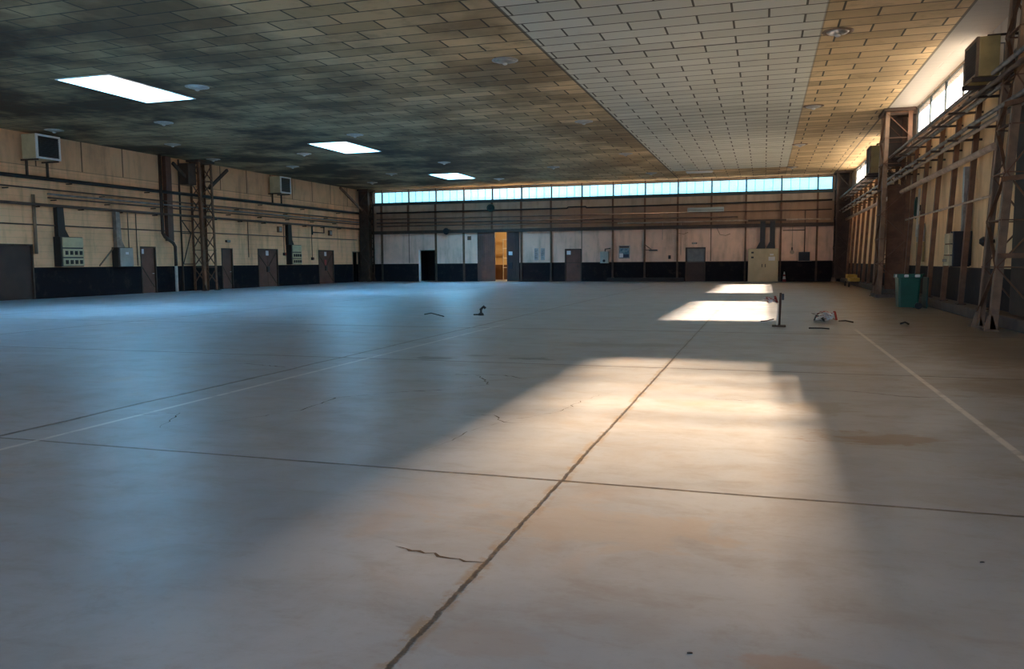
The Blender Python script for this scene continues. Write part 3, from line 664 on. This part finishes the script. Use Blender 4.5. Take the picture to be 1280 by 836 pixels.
def heater_right(label, y0, y1, z0, z1, x0=4.42):
    t = thing('unit_heater', label, 'heater', ((x0 + R) / 2, (y0 + y1) / 2, z0), 'unit heaters on the right wall')
    x1 = x0 + .46
    MB().box(x0 + .05, x1, y0, y1, z0, z1).build('casing', 'louver', t, .02)
    ff = MB().box(x0, x0 + .05, y0, y0 + .07, z0, z1).box(x0, x0 + .05, y1 - .07, y1, z0, z1).box(x0, x0 + .05, y0 + .07, y1 - .07, z0, z0 + .07).box(x0, x0 + .05, y0 + .07, y1 - .07, z1 - .07, z1).build('front_frame', 'tan_steel', t)
    m = MB().box(x0 + .035, x0 + .049, y0 + .07, y1 - .07, z0 + .07, z1 - .07)
    for k in range(11):
        z = z0 + .1 + (z1 - z0 - .2) * k / 10; m.bar((x0 + .02, y0 + .07, z), (x0 + .02, y1 - .07, z), .008, .045, (1, 0, -.6))
    m.build('louvre_grille', 'blackplastic', ff)
    for y in (y0 + .1, y1 - .1): MB().box(x0 - .05, R, y - .035, y + .035, z0 - .1, z0 - .005).build('bracket', 'rust_dark', t)
    MB().tube([(x0 + .35, (y0 + y1) / 2, z1), (x0 + .35, (y0 + y1) / 2, z1 + .14), (R - .02, (y0 + y1) / 2, z1 + .14)], .035, 8).build('feed_pipe', 'rust_dark', t)
    MB().tube([(x1, y0 + .3, z0 + .75), (x1 + .15, y0 + .3, z0 + .75), (x1 + .15, y0 + .3, z0 + .2), (x1, y0 + .3, z0 + .2)], .02, 8).build('feed_pipe', 'greypipe', t)
    return t
heater_right('ochre unit heater beside the near lattice column on the right wall', 20.35, 21.5, 5.5, 6.36, 4.38)
heater_right('ochre unit heater beside the distant lattice column on the right wall', 37.9, 39.2, 5.2, 6.35, 4.25)

# ------------------------------------------------------------------ right wall fittings
t = thing('electrical_cabinet', 'cream and black electrical cabinet between posts of the right wall', 'electrical cabinet', (5.3, 24.9, 1.27))
MB().box(4.95, 5.44, 25.02, 25.10, 1.27, 2.25).build('housing', 'blackplastic', t)
MB().box(4.98, 5.44, 24.85, 25.02, 1.3, 2.25).build('side_panel', 'blackplastic', t, .01)
for k in range(3):
    MB().box(4.88, 4.98, 24.9, 25.5, 1.30 + k * .31, 1.58 + k * .31).build('cover_panel', 'cream_box', t, .012)
MB().tube([(4.9, 25.1, 1.45), (4.78, 25.1, 1.45)], .04, 8).build('socket', 'greypipe', t)
MB().box(5.2, 5.4, 24.9, 25.1, 2.25, 4.0).build('cable_duct', 'greypipe', t)
t = thing('valve', 'small dark valve on the wall left of the near lattice column', 'valve', (5.35, 22.6, 1.9))
MB().tube([(5.44, 22.6, 1.92), (5.2, 22.6, 1.92)], .05, 10).build('body', 'blackplastic', t)
MB().lathe((5.2, 22.6, 1.92), [(.02, -.12), (.1, -.05), (.1, .05), (.02, .12)], 12).build('handwheel', 'blackplastic', t)
t = thing('hose_reel', 'dark green hose ring hanging on the right wall', 'hose reel', (5.3, 32.6, 3.3))
pts = [(5.28, 32.6 + .26 * math.cos(a), 3.35 + .36 * math.sin(a)) for a in [2 * math.pi * k / 20 for k in range(21)]]
MB().tube(pts, .05, 8).build('hose', 'green_dark', t)
MB().box(5.3, R, 32.5, 32.7, 3.25, 3.45).build('hook', 'rust_dark', t)
t = thing('notice_panel', 'yellowish board with white sheet on the right wall behind the bin', 'board', (5.4, 32.2, 1.3))
MB().box(5.36, 5.42, 31.6, 32.9, 1.4, 2.1).build('board', 'louver', t)
MB().box(5.36, 5.42, 31.6, 32.9, 2.12, 2.75).build('sheet', 'greypipe', t)
# wheelie bin
t = thing('wheeled_bin', 'green plastic wheeled bin with open rim standing by the right wall', 'bin', (4.17, 26.75, 0))
bw = .40; m = MB()
def ring(bm, hx, hy, z, n=5, r=.06):
    v = []
    for sx, sy, a0 in ((1, 1, 0), (-1, 1, 90), (-1, -1, 180), (1, -1, 270)):
        for k in range(n):
            a = math.radians(a0 + 90 * k / (n - 1)); v.append(bm.verts.new((4.17 + sx * (hx - r) + r * math.cos(a), 26.75 + sy * (hy - r) + r * math.sin(a), z)))
    return v
prof = [(.27, .30, .05), (.275, .305, .12), (.31, .36, .92), (.345, .40, .94), (.345, .40, 1.04), (.30, .355, 1.04), (.29, .345, .9), (.24, .27, .15)]
rs = [ring(m.bm, *p) for p in prof]
for a, b in zip(rs, rs[1:]):
    for k in range(len(a)):
        f = m.bm.faces.new((a[k], a[(k + 1) % len(a)], b[(k + 1) % len(a)], b[k]))
m.bm.faces.new(rs[0][::-1]); m.bm.faces.new(rs[-1]); m.build('body', 'green', t)
for sy in (-1, 1): MB().tube([(4.43, 26.75 + sy * .34 - .03, .1), (4.43, 26.75 + sy * .34 + .03, .1)], .1, 16).build('wheel', 'blackplastic', t)
MB().tube([(4.50, 26.5, .98), (4.58, 26.5, 1.05), (4.58, 27.0, 1.05), (4.50, 27.0, .98)], .022, 8).build('handle', 'green_dark', t)
for dx, dy, s in ((-.33, -.25, .05), (-.10, -.39, .06), (.2, -.40, .07)):
    MB().box(4.17 + dx - s, 4.17 + dx + s, 26.75 + dy - .03, 26.75 + dy + .05, .955, 1.035).build('torn_bag_edge', 'paper', t, .02)
t = thing('bin_lid', 'dark green bin lid hanging behind the wheeled bin', 'lid', (4.7, 26.8, .2))
MB().bar((4.66, 26.8, .02), (4.68, 26.8, .95), .72, .04, (1, 0, 0)).build('panel', 'green_dark', t, .01)
# yellow box
t = thing('pallet_truck', 'low yellow trolley standing by the kerb in the far right corner', 'trolley', (4.7, 48.5, .26))
MB().box(4.45, 4.95, 48.1, 49.2, .42, .66).build('body', 'yellow', t, .03)
MB().box(4.45, 4.95, 46.7, 48.0, .30, .50).build('deck', 'yellow', t, .03)
for y in (46.95, 49.0): MB().tube([(4.38, y, .14), (4.46, y, .14)], .14, 12).build('wheel', 'blackplastic', t)
MB().box(4.48, 4.9, 46.8, 49.1, .16, .42).build('chassis', 'rust_dark', t)

# ------------------------------------------------------------------ far wall fittings
t = thing('electrical_cabinet', 'large beige two door floor cabinet with twin black ducts', 'electrical cabinet', (-.05, D - .3, 0))
MB().box(-1.05, .95, D - .62, D - .18, 0, 2.28).build('body', 'beige', t, .02)
for a, b in ((-1.0, -.03), (.0, .9)):
    cd = MB().box(a, b, D - .655, D - .622, .08, 2.2).build('door', 'beige', t, .01)
    if a < -.5:
        MB().box(-.15, -.1, D - .69, D - .657, 1.0, 1.22).build('handle', 'blackplastic', cd)
        for z in (1.95, 1.62): MB().box(-.85, -.68, D - .665, D - .657, z, z + .12).build('rating_plate', 'blackplastic', cd)
    else:
        MB().box(.07, .12, D - .69, D - .657, 1.0, 1.22).build('handle', 'blackplastic', cd)
        MB().box(.3, .72, D - .665, D - .657, 1.45, 1.72).build('notice', 'paper', cd)
        MB().box(.38, .62, D - .665, D - .657, 1.8, 1.92).build('notice', 'paper', cd)
for x in (-.12, .52):
    MB().prism([(x - .17, 4.15), (x + .17, 4.15), (x + .17, 2.7), (x + .2, 2.28), (x - .42, 2.28), (x - .17, 2.75)], D - .5, D - .33).build('cable_duct', 'black', t)
MB().box(-1.1, 1.4, D - .45, D - .33, 4.16, 4.28).build('duct_tray', 'rust_dark', t)
t = thing('wall_box', 'black square box on the far wall right of the beige cabinet', 'box', (2.63, D, 1.4))
MB().box(2.27, 2.98, D - .28, D, 1.42, 2.02).build('case', 'blackplastic', t, .02)
MB().box(2.33, 2.92, D - .29, D - .281, 1.48, 1.96).build('front_panel', 'black', t)
MB().box(2.2, 3.1, D - .25, D, 1.39, 1.42).build('shelf', 'creampipe', t)
t = thing('alarm_bell', 'small round cream bell box on the far wall left of the black box', 'bell', (1.83, D, 2.05))
MB().tube([(1.83, D, 2.02), (1.83, D - .12, 2.02)], .14, 14).build('bell', 'creampipe', t)
MB().box(1.78, 1.88, D - .1, D, 2.12, 2.35).build('box', 'brownpipe', t)
t = thing('traffic_cone', 'small red and white banded cone beside the beige cabinet', 'cone', (1.35, D - .5, 0))
MB().box(1.2, 1.5, D - .65, D - .35, 0, .03).lathe((1.35, D - .5, .03), [(.12, 0), (.1, .15)], 14).build('base', 'red', t)
MB().lathe((1.35, D - .5, .18), [(.10, 0), (.075, .2)], 14).build('band', 'white', t)
MB().lathe((1.35, D - .5, .38), [(.075, 0), (.06, .12)], 14).build('middle', 'red', t)
MB().lathe((1.35, D - .5, .50), [(.06, 0), (.03, .18)], 14).build('tip', 'white', t)
t = thing('electrical_cabinet', 'pale grey electrical box on the far wall left of the blue poster', 'electrical cabinet', (-11.2, D, 1.3))
MB().box(-11.5, -10.9, D - .35, D, 1.35, 2.2).build('case', 'pale_box', t, .02)
MB().tube([(-11.2, D - .33, 1.52), (-11.2, D - .4, 1.52)], .1, 12).build('switch', 'blackplastic', t)
MB().tube([(-11.15, D - .2, 2.2), (-11.15, D - .2, 2.38), (-10.75, D - .2, 2.42)], .045, 8).build('conduit', 'rust_dark', t)
t = thing('wall_poster', 'blue and white poster on the far wall between two posts', 'poster', (-9.77, D, 1.7))
MB().box(-10.18, -9.36, D - .03, D - .005, 1.68, 2.62).build('backing', 'greypipe', t)
MB().box(-10.12, -9.42, D - .036, D - .031, 1.75, 2.42).build('blue_sheet', 'bluepaper', t)
MB().box(-10.12, -9.85, D - .041, D - .037, 1.76, 2.05).build('white_patch', 'paper', t)
MB().box(-9.84, -9.42, D - .041, D - .037, 1.75, 1.98).build('dark_patch', simple('navy_print', (.01, .02, .06)), t)
MB().box(-10.12, -9.42, D - .041, D - .037, 2.46, 2.58).build('grey_header', 'rust_dark', t)
for x, la in ((-16.45, 'left'), (-15.95, 'right')):
    t = thing('wall_notice', '%s of two faded grey sheets on the far wall right of the sliding door' % la, 'notice', (x, D, 1.7), 'faded sheets beside the sliding door')
    MB().box(x - .16, x + .16, D - .012, D - .002, 1.6, 2.5).build('sheet', simple('faded_sheet_' + la, (.42, .38, .36)), t)
    m = MB()
    for k in range(7): m.box(x - .11, x + .1 - .03 * (k % 3), D - .016, D - .013, 1.72 + k * .1, 1.76 + k * .1)
    m.build('print_lines', simple('grey_ink_' + la, (.16, .15, .15)), t)
t = thing('swing_bracket', 'dark folding bracket on the post right of the blue poster', 'bracket', (-7.9, D - .2, 2.2))
MB().bar((-8.3, D - .22, 2.7), (-7.75, D - .5, 2.32), .04).bar((-8.3, D - .22, 2.28), (-7.35, D - .5, 2.26), .05).build('arm', 'rust_dark', t)
MB().box(-7.9, -7.3, D - .6, D - .35, 2.2, 2.3).build('clamp', 'blackplastic', t, .02)
t = thing('wall_phone', 'small dark handset on the far wall left of the glazed door', 'telephone', (-6.5, D, 1.65))
MB().box(-6.58, -6.40, D - .1, D, 1.62, 1.88).build('cradle', 'rust_dark', t, .02)
MB().tube([(-6.5, D - .13, 1.62), (-6.46, D - .16, 1.75), (-6.5, D - .13, 1.88)], .03, 8).build('handset', 'blackplastic', t)
for x, y, z, la, side in ((-4.75, D, 2.72, 'small dark emergency lamp above the glazed door', 'b'), (-L, 41.0, 2.85, 'small grey emergency lamp above the narrow door by the lattice column', 'l')):
    t = thing('emergency_lamp', la, 'lamp', (x, y, z))
    if side == 'b':
        MB().box(x - .18, x + .18, D - .1, D, z - .06, z + .06).build('case', 'rust_dark', t, .02); MB().box(x - .14, x + .14, D - .12, D - .101, z - .04, z + .04).build('lens', 'grey_box', t)
    else:
        MB().box(-L, -L + .1, y - .2, y + .2, z - .07, z + .07).build('case', 'rust_dark', t, .02); MB().box(-L + .1, -L + .12, y - .15, y + .15, z - .05, z + .05).build('lens', 'grey_box', t)
t = thing('bulkhead_lamp', 'round dark green lamp on the far wall above the sliding door', 'lamp', (-20.0, D - .3, 5.55))
MB().tube([(-20.0, D - .18, 5.6), (-20.0, D - .42, 5.6)], [.3, .26], 16).build('bowl', 'green_dark', t)
MB().tube([(-20.0, D - .421, 5.6), (-20.0, D - .46, 5.6)], [.18, .12], 16).build('lens', 'blackplastic', t)
t = thing('alarm_horn', 'dark alarm horn on the far wall right of the black doorway', 'horn', (-23.5, D - .3, 3.9))
MB().tube([(-23.5, D - .3, 3.93), (-23.5, D - .7, 3.88)], [.08, .26], 14).build('horn_bell', 'blackplastic', t)
MB().box(-23.6, -23.4, D - .34, D, 3.85, 4.05).build('bracket', 'rust_dark', t)
t = thing('duct_box', 'long whitish box on the far wall above the glazed door', 'duct', (-4.0, D, 4.75))
MB().box(-5.25, -2.75, D - .3, D - .02, 4.88, 5.22).build('case', 'pale_box', t, .02)
MB().box(-5.2, -2.8, D - .31, D - .301, 5.02, 5.05).build('seam', 'rust_dark', t)
for x, z, la in ((-6.0 + .2, 2.2 + 1.3, 'left'), (-2.9, 3.35, 'right')):
    t = thing('cable_loop', '%s loose thin cable hanging on the far wall above the glazed door' % la, 'cable', (x, D - .05, z), 'loose cables on the far wall')
    MB().tube([(x - .3, D - .04, z + .4), (x - .1, D - .04, z - .05), (x + .3, D - .04, z - .12), (x + .6, D - .04, z)], .018, 6).build('cable', 'rust', t)
t = thing('fire_alarm_plate', 'small reddish plate high on the far wall left of the sliding door', 'plate', (-21.9, D, 3.3))
MB().box(-22.0, -21.7, D - .03, D - .002, 3.2, 3.5).build('plate', 'brownpipe', t); MB().box(-21.94, -21.76, D - .04, D - .031, 3.28, 3.42).build('symbol', 'rust', t)
# fittings at height on the left wall
for y, z, la in ((52.9, 3.72, 'small orange box high on the left wall near the far corner'), (46.4, 3.75, 'small brown box on the left wall above the double door'),):
    t = thing('junction_box', la, 'box', (-L, y, z)); MB().box(-L, -L + .15, y - .2, y + .2, z - .2, z + .2).build('case', 'tan_steel' if y < 50 else 'rust', t, .02)
    MB().box(-L + .15, -L + .17, y - .13, y + .13, z - .13, z + .13).build('cover', 'grey_box', t)
t = thing('valve_station', 'green handled valve loop under the pipes on the left wall', 'valve', (-L + .3, 49.9, 3.7))
MB().tube([(-L + .28, 50.1, 3.5), (-L + .28, 50.1, 4.1)], .06, 8).build('valve_body', 'green_dark', t)
MB().tube([(-L + .28, 50.1, 3.68), (-L + .28, 51.7, 3.68), (-L + .28, 51.7, 4.12)], .045, 8).build('loop_pipe', 'rust_dark', t)

# ------------------------------------------------------------------ ceiling lamps
lamps = [(-27.3, 11.9), (-23.4, 17.1), (-17.75, 11.9), (-12.5, 17.1), (-7.2, 11.9), (1.67, 11.9),
         (-7.2, 22.4), (1.67, 22.4), (-17.75, 22.4), (-29.1, 27.4), (-23.45, 27.45), (-27.3, 32.5), (-17.7, 32.9), (-7.22, 33.05), (1.66, 32.75),
         (-23.25, 37.6), (-29.1, 37.8), (-26.9, 42.2), (-17.75, 43.6), (-7.22, 43.6), (1.6, 43.2), (-23.2, 47.9), (-27.0, 52.6), (-17.7, 53.5), (-7.2, 53.7), (1.55, 53.4), (-12.4, 48.1)]
lamps = [p for p in lamps if p[1] > 20]
rown = {22: 'nearest', 27: 'second nearest', 32: 'third nearest', 33: 'third nearest', 37: 'fourth nearest', 42: 'fifth nearest', 43: 'fifth nearest', 47: 'sixth nearest', 48: 'sixth nearest', 52: 'farthest', 53: 'farthest'}
rows = {}
for p in lamps: rows.setdefault(rown[int(p[1])], []).append(p)
for rn, ps in rows.items():
    ps.sort()
    for k, (x, y) in enumerate(ps):
        if x > 1: where = 'in the tan strip right of the whitish band'
        elif x > -8: where = 'just left of the whitish band'
        elif x > -13: where = 'midway between whitish band and rooflights'
        elif x > -19: where = 'just right of the rooflight row'
        elif x > -24: where = 'left of the rooflight row'
        elif x > -28: where = 'toward the left wall'
        else: where = 'hard by the left wall'
        t = thing('ceiling_lamp', '%s row round ceiling lamp %s' % (rn, where), 'ceiling lamp', (x, y, H), 'round lamps set in the ceiling')
        MB().lathe((x, y, H), [(.38, -.001), (.38, -.015), (.30, -.03), (.29, -.012)], 24).build('rim', 'tan_steel' if x > 1 else 'chrome', t)
        rf = MB().lathe((x, y, H), [(.28, -.013), (.24, -.05), (.14, -.08), (.03, -.085)], 24).build('reflector', 'chrome', t)
        MB().lathe((x, y, H), [(.02, -.085), (.07, -.09), (.07, -.12), (.03, -.14)], 16).build('bulb', 'white', rf)
t = thing('tube_lamp', 'long white tube lamp across the far end of the whitish ceiling band', 'ceiling lamp', (-4.1, 53.8, H))
MB().box(-4.95, -3.25, 53.65, 53.95, H - .07, H - .002).build('housing', 'white', t)
MB().tube([(-4.9, 53.8, H - .1), (-3.3, 53.8, H - .1)], .035, 10).build('tube', 'white', t)

# ------------------------------------------------------------------ loose things on the floor
t = thing('tape_post', 'slim upright post trailing red and white tape on the open floor', 'post', (.36, 19.0, 0))
MB().box(.20, .50, 18.86, 19.14, 0, .03).build('base', 'rust_dark', t, .01)
MB().tube([(.36, 19.0, .03), (.375, 19.0, .76)], .026, 10).build('pole', 'door_dark', t)
MB().tube([(.31, 18.98, .03), (.33, 18.98, .6)], .014, 8).build('stay_rod', 'white', t)
MB().box(.40, .45, 18.98, 19.03, .60, .74).build('bracket', 'blackplastic', t)
def tape(x0, y0, z0, spread, n, seed):
    rnd = random.Random(seed); m = MB(); p = Vector((x0, y0, z0))
    pts = [p]
    for k in range(n):
        q = Vector((x0 + rnd.uniform(-spread, spread), y0 + rnd.uniform(-spread, spread) * .7, max(.015, z0 + rnd.uniform(-1, 1) * spread * .5))); pts.append(q)
    sm = []
    for i in range(len(pts) - 1):
        a, b = pts[i], pts[i + 1]
        for j in range(4): sm.append(a.lerp(b, j / 4) + Vector((0, 0, .02 * math.sin(j))))
    for a, b in zip(sm, sm[1:]):
        if (b - a).length > .01: m.bar(a, b, .05, .004)
    return m
tape(.18, 19.0, .62, .16, 10, 1).build('red_tape', 'red', t)
tape(.14, 19.0, .60, .17, 10, 2).build('white_tape', 'paper', t)
t = thing('tape_heap', 'crumpled heap of red and white barrier tape on the floor', 'tape', (1.5, 20.9, 0))
tape(1.5, 20.8, .14, .26, 16, 3).build('red_tape', 'red', t)
tape(1.42, 20.75, .12, .26, 16, 4).build('white_tape', 'paper', t)
tape(1.38, 20.75, .08, .26, 9, 5).build('black_strap', 'blackplastic', t)
def scrap(name, label, pts, r, mat='blackplastic'):
    t = thing(name, label, 'scrap', (pts[0][0], pts[0][1], 0), None)
    MB().tube(pts, r * .5, 8).build('piece', mat, t); return t
scrap('scrap_rod', 'short dark rod lying right of the tape heap', [(1.72, 20.3, .05), (1.85, 20.15, .07), (2.02, 20.1, .04)], .035)
scrap('metal_bar', 'flat black bar lying in front of the tape heap', [(.95, 18.25, .035), (1.2, 18.28, .035), (1.36, 18.22, .03)], .03)
scrap('scrap_rod', 'small dark strip lying left of the tape post', [(-.05, 20.0, .04), (.1, 20.0, .05), (.25, 20.1, .09)], .03)
scrap('scrap_rod', 'thin dark rod lying on the blue lit floor at left', [(-9.05, 20.6, .05), (-8.85, 20.6, .09), (-8.3, 20.2, .03)], .03)
t = thing('broken_fitting', 'small dark broken fitting standing on the middle of the floor', 'scrap', (-7.6, 21.2, 0))
MB().lathe((-7.58, 21.2, 0), [(.09, 0), (.07, .06), (.035, .08), (.03, .16)], 12).build('base', 'blackplastic', t)
MB().tube([(-7.6, 21.2, .15), (-7.5, 21.2, .25), (-7.45, 21.2, .2)], .04, 8).build('arm', 'blackplastic', t)
MB().tube([(-7.8, 21.2, .02), (-7.6, 21.15, .03)], .02, 8).build('stub', 'blackplastic', t)
scrap('scrap_lump', 'small dark lump on the floor near the foot of the near column', [(3.0, 20.0, .03), (3.1, 20.05, .06), (3.18, 20.0, .02)], .045)
for k, (x, y, la) in enumerate(((.52, 2.62, 'twig lying at the lower right edge of the view'), (-.25, 3.0, 'dark chip on the pinkish stain near the lower edge'), (1.05, 4.35, 'small dark chip below the near cross joint at right'))):
    if k == 0: scrap('twig', la, [(x, y, .008), (x + .015, y - .06, .01), (x + .035, y - .1, .006)], .005)
    else: scrap('concrete_chip', la, [(x, y, .004), (x + .01, y, .006), (x + .018, y + .006, .004)], .007)

# ------------------------------------------------------------------ light
W = bpy.data.worlds.new('sky'); SC.world = W; W.use_nodes = True
n, l = W.node_tree.nodes, W.node_tree.links
bg = n['Background']; tc = n.new('ShaderNodeTexCoord'); sp = n.new('ShaderNodeSeparateXYZ'); l.new(tc.outputs['Generated'], sp.inputs[0])
def mr(src, a, b, c=0, d=1):
    q = n.new('ShaderNodeMapRange'); q.inputs[1].default_value = a; q.inputs[2].default_value = b; q.inputs[3].default_value = c; q.inputs[4].default_value = d; l.new(src, q.inputs[0]); return q.outputs[0]
def mixc(f, a, b):
    q = n.new('ShaderNodeMix'); q.data_type = 'RGBA'; l.new(f, q.inputs[0])
    for k, v in ((6, a), (7, b)):
        if isinstance(v, tuple): q.inputs[k].default_value = (*v, 1)
        else: l.new(v, q.inputs[k])
    return q.outputs[2]
c = mixc(mr(sp.outputs[1], -.4, .5), (.30, .62, 1.25), (.58, 2.2, 3.0))     # blue sky away from the sun, hazier toward the far wall
c = mixc(mr(sp.outputs[0], .3, .75), c, (4.2, 4.0, 3.8))                    # bright haze on the sun's side
c = mixc(mr(sp.outputs[2], -.03, .03), (.62, .52, .36), c)                       # sunlit dry ground below the horizon
l.new(c, bg.inputs[0]); bg.inputs[1].default_value = 1.0

def area(name, loc, look, sx, sy, power, col, portal=False):
    d = bpy.data.lights.new(name, 'AREA'); d.shape = 'RECTANGLE'; d.size = sx; d.size_y = sy
    d.energy = power; d.color = col
    if portal: d.cycles.is_portal = True
    o = bpy.data.objects.new(name, d); COL.objects.link(o); o.location = loc
    o.rotation_euler = Vector(look).to_track_quat('-Z', 'Y').to_euler(); return o
for (y0, y1, z0, z1) in WR:
    area('daylight_portal', (R + .5, (y0 + y1) / 2, (z0 + z1) / 2), (-1, 0, 0), y1 - y0, z1 - z0, 1, (1, 1, 1), True)
area('daylight_portal', ((WB[0] + WB[1]) / 2, D + .5, (WB[2] + WB[3]) / 2), (0, -1, 0), WB[1] - WB[0], WB[3] - WB[2], 1, (1, 1, 1), True)
area('daylight_portal', ((FILL_GATE[0] + FILL_GATE[1]) / 2, Y0 - .5, 2.6), (0, 1, 0), 26, 5.2, 1, (1, 1, 1), True)
for (a, b, c, d) in SKY:
    area('daylight_portal', ((a + b) / 2, (c + d) / 2, H + 1.4), (0, 0, -1), b - a, d - c, 1, (1, 1, 1), True)
for (a, b, c, d) in SKY:
    q = area('rooflight_daylight', ((a + b) / 2, (c + d) / 2, H + .5), (0, 0, -1), b - a - .2, d - c - .2, 900, (.07, .54, 1.0)); q.data.spread = math.radians(165)
q = area('gate_fill', (-12, Y0 - .1, 2.7), (0, 1, -.12), 26, 5, 1600, (.58, .74, 1.0))  # added bluish fill lamp in the made-up opening
# sun outside, beyond the right wall, as a lamp stretched to widen its patches
sun = area('sun_glow', (980 - 1, 26 + 575, 1000), (0, 0, -1), 370, 85, 2.5e9, (1.0, .71, .47))
sun.rotation_euler = (0, 0, 0)
# lamp in the room behind the sliding door
d = bpy.data.lights.new('room_lamp', 'POINT'); d.energy = 420; d.color = (1, .80, .50); d.shadow_soft_size = .3
o = bpy.data.objects.new('room_lamp', d); COL.objects.link(o); o.location = (-18.0, D + 3.0, 3.9)

# ------------------------------------------------------------------ camera
cam = bpy.data.cameras.new('camera'); co = bpy.data.objects.new('camera', cam); COL.objects.link(co); SC.camera = co
f_px, yaw, pitch, roll = 999.05, -.30482, -.09073, -.00723
cam.sensor_fit = 'HORIZONTAL'; cam.sensor_width = 36; cam.lens = f_px / 1280 * 36; cam.clip_end = 3000; cam.clip_start = .05
fw = Vector((math.sin(yaw) * math.cos(pitch), math.cos(yaw) * math.cos(pitch), math.sin(pitch)))
r0 = Vector((math.cos(yaw), -math.sin(yaw), 0)); u0 = r0.cross(fw)
rr = r0 * math.cos(roll) + u0 * math.sin(roll); uu = -r0 * math.sin(roll) + u0 * math.cos(roll)
co.matrix_world = Matrix.Translation((0, 0, 1.5)) @ Matrix((rr, uu, -fw)).transposed().to_4x4()

vs = SC.view_settings; vs.view_transform = 'Standard'; vs.look = 'None'; vs.gamma = 1; vs.use_curve_mapping = False; vs.exposure = 0.12
SC.cycles.max_bounces = 8; SC.cycles.diffuse_bounces = 6; SC.cycles.transparent_max_bounces = 12
SC.cycles.sample_clamp_indirect = 6; SC.cycles.use_denoising = True
SC.cycles.caustics_reflective = False; SC.cycles.caustics_refractive = False
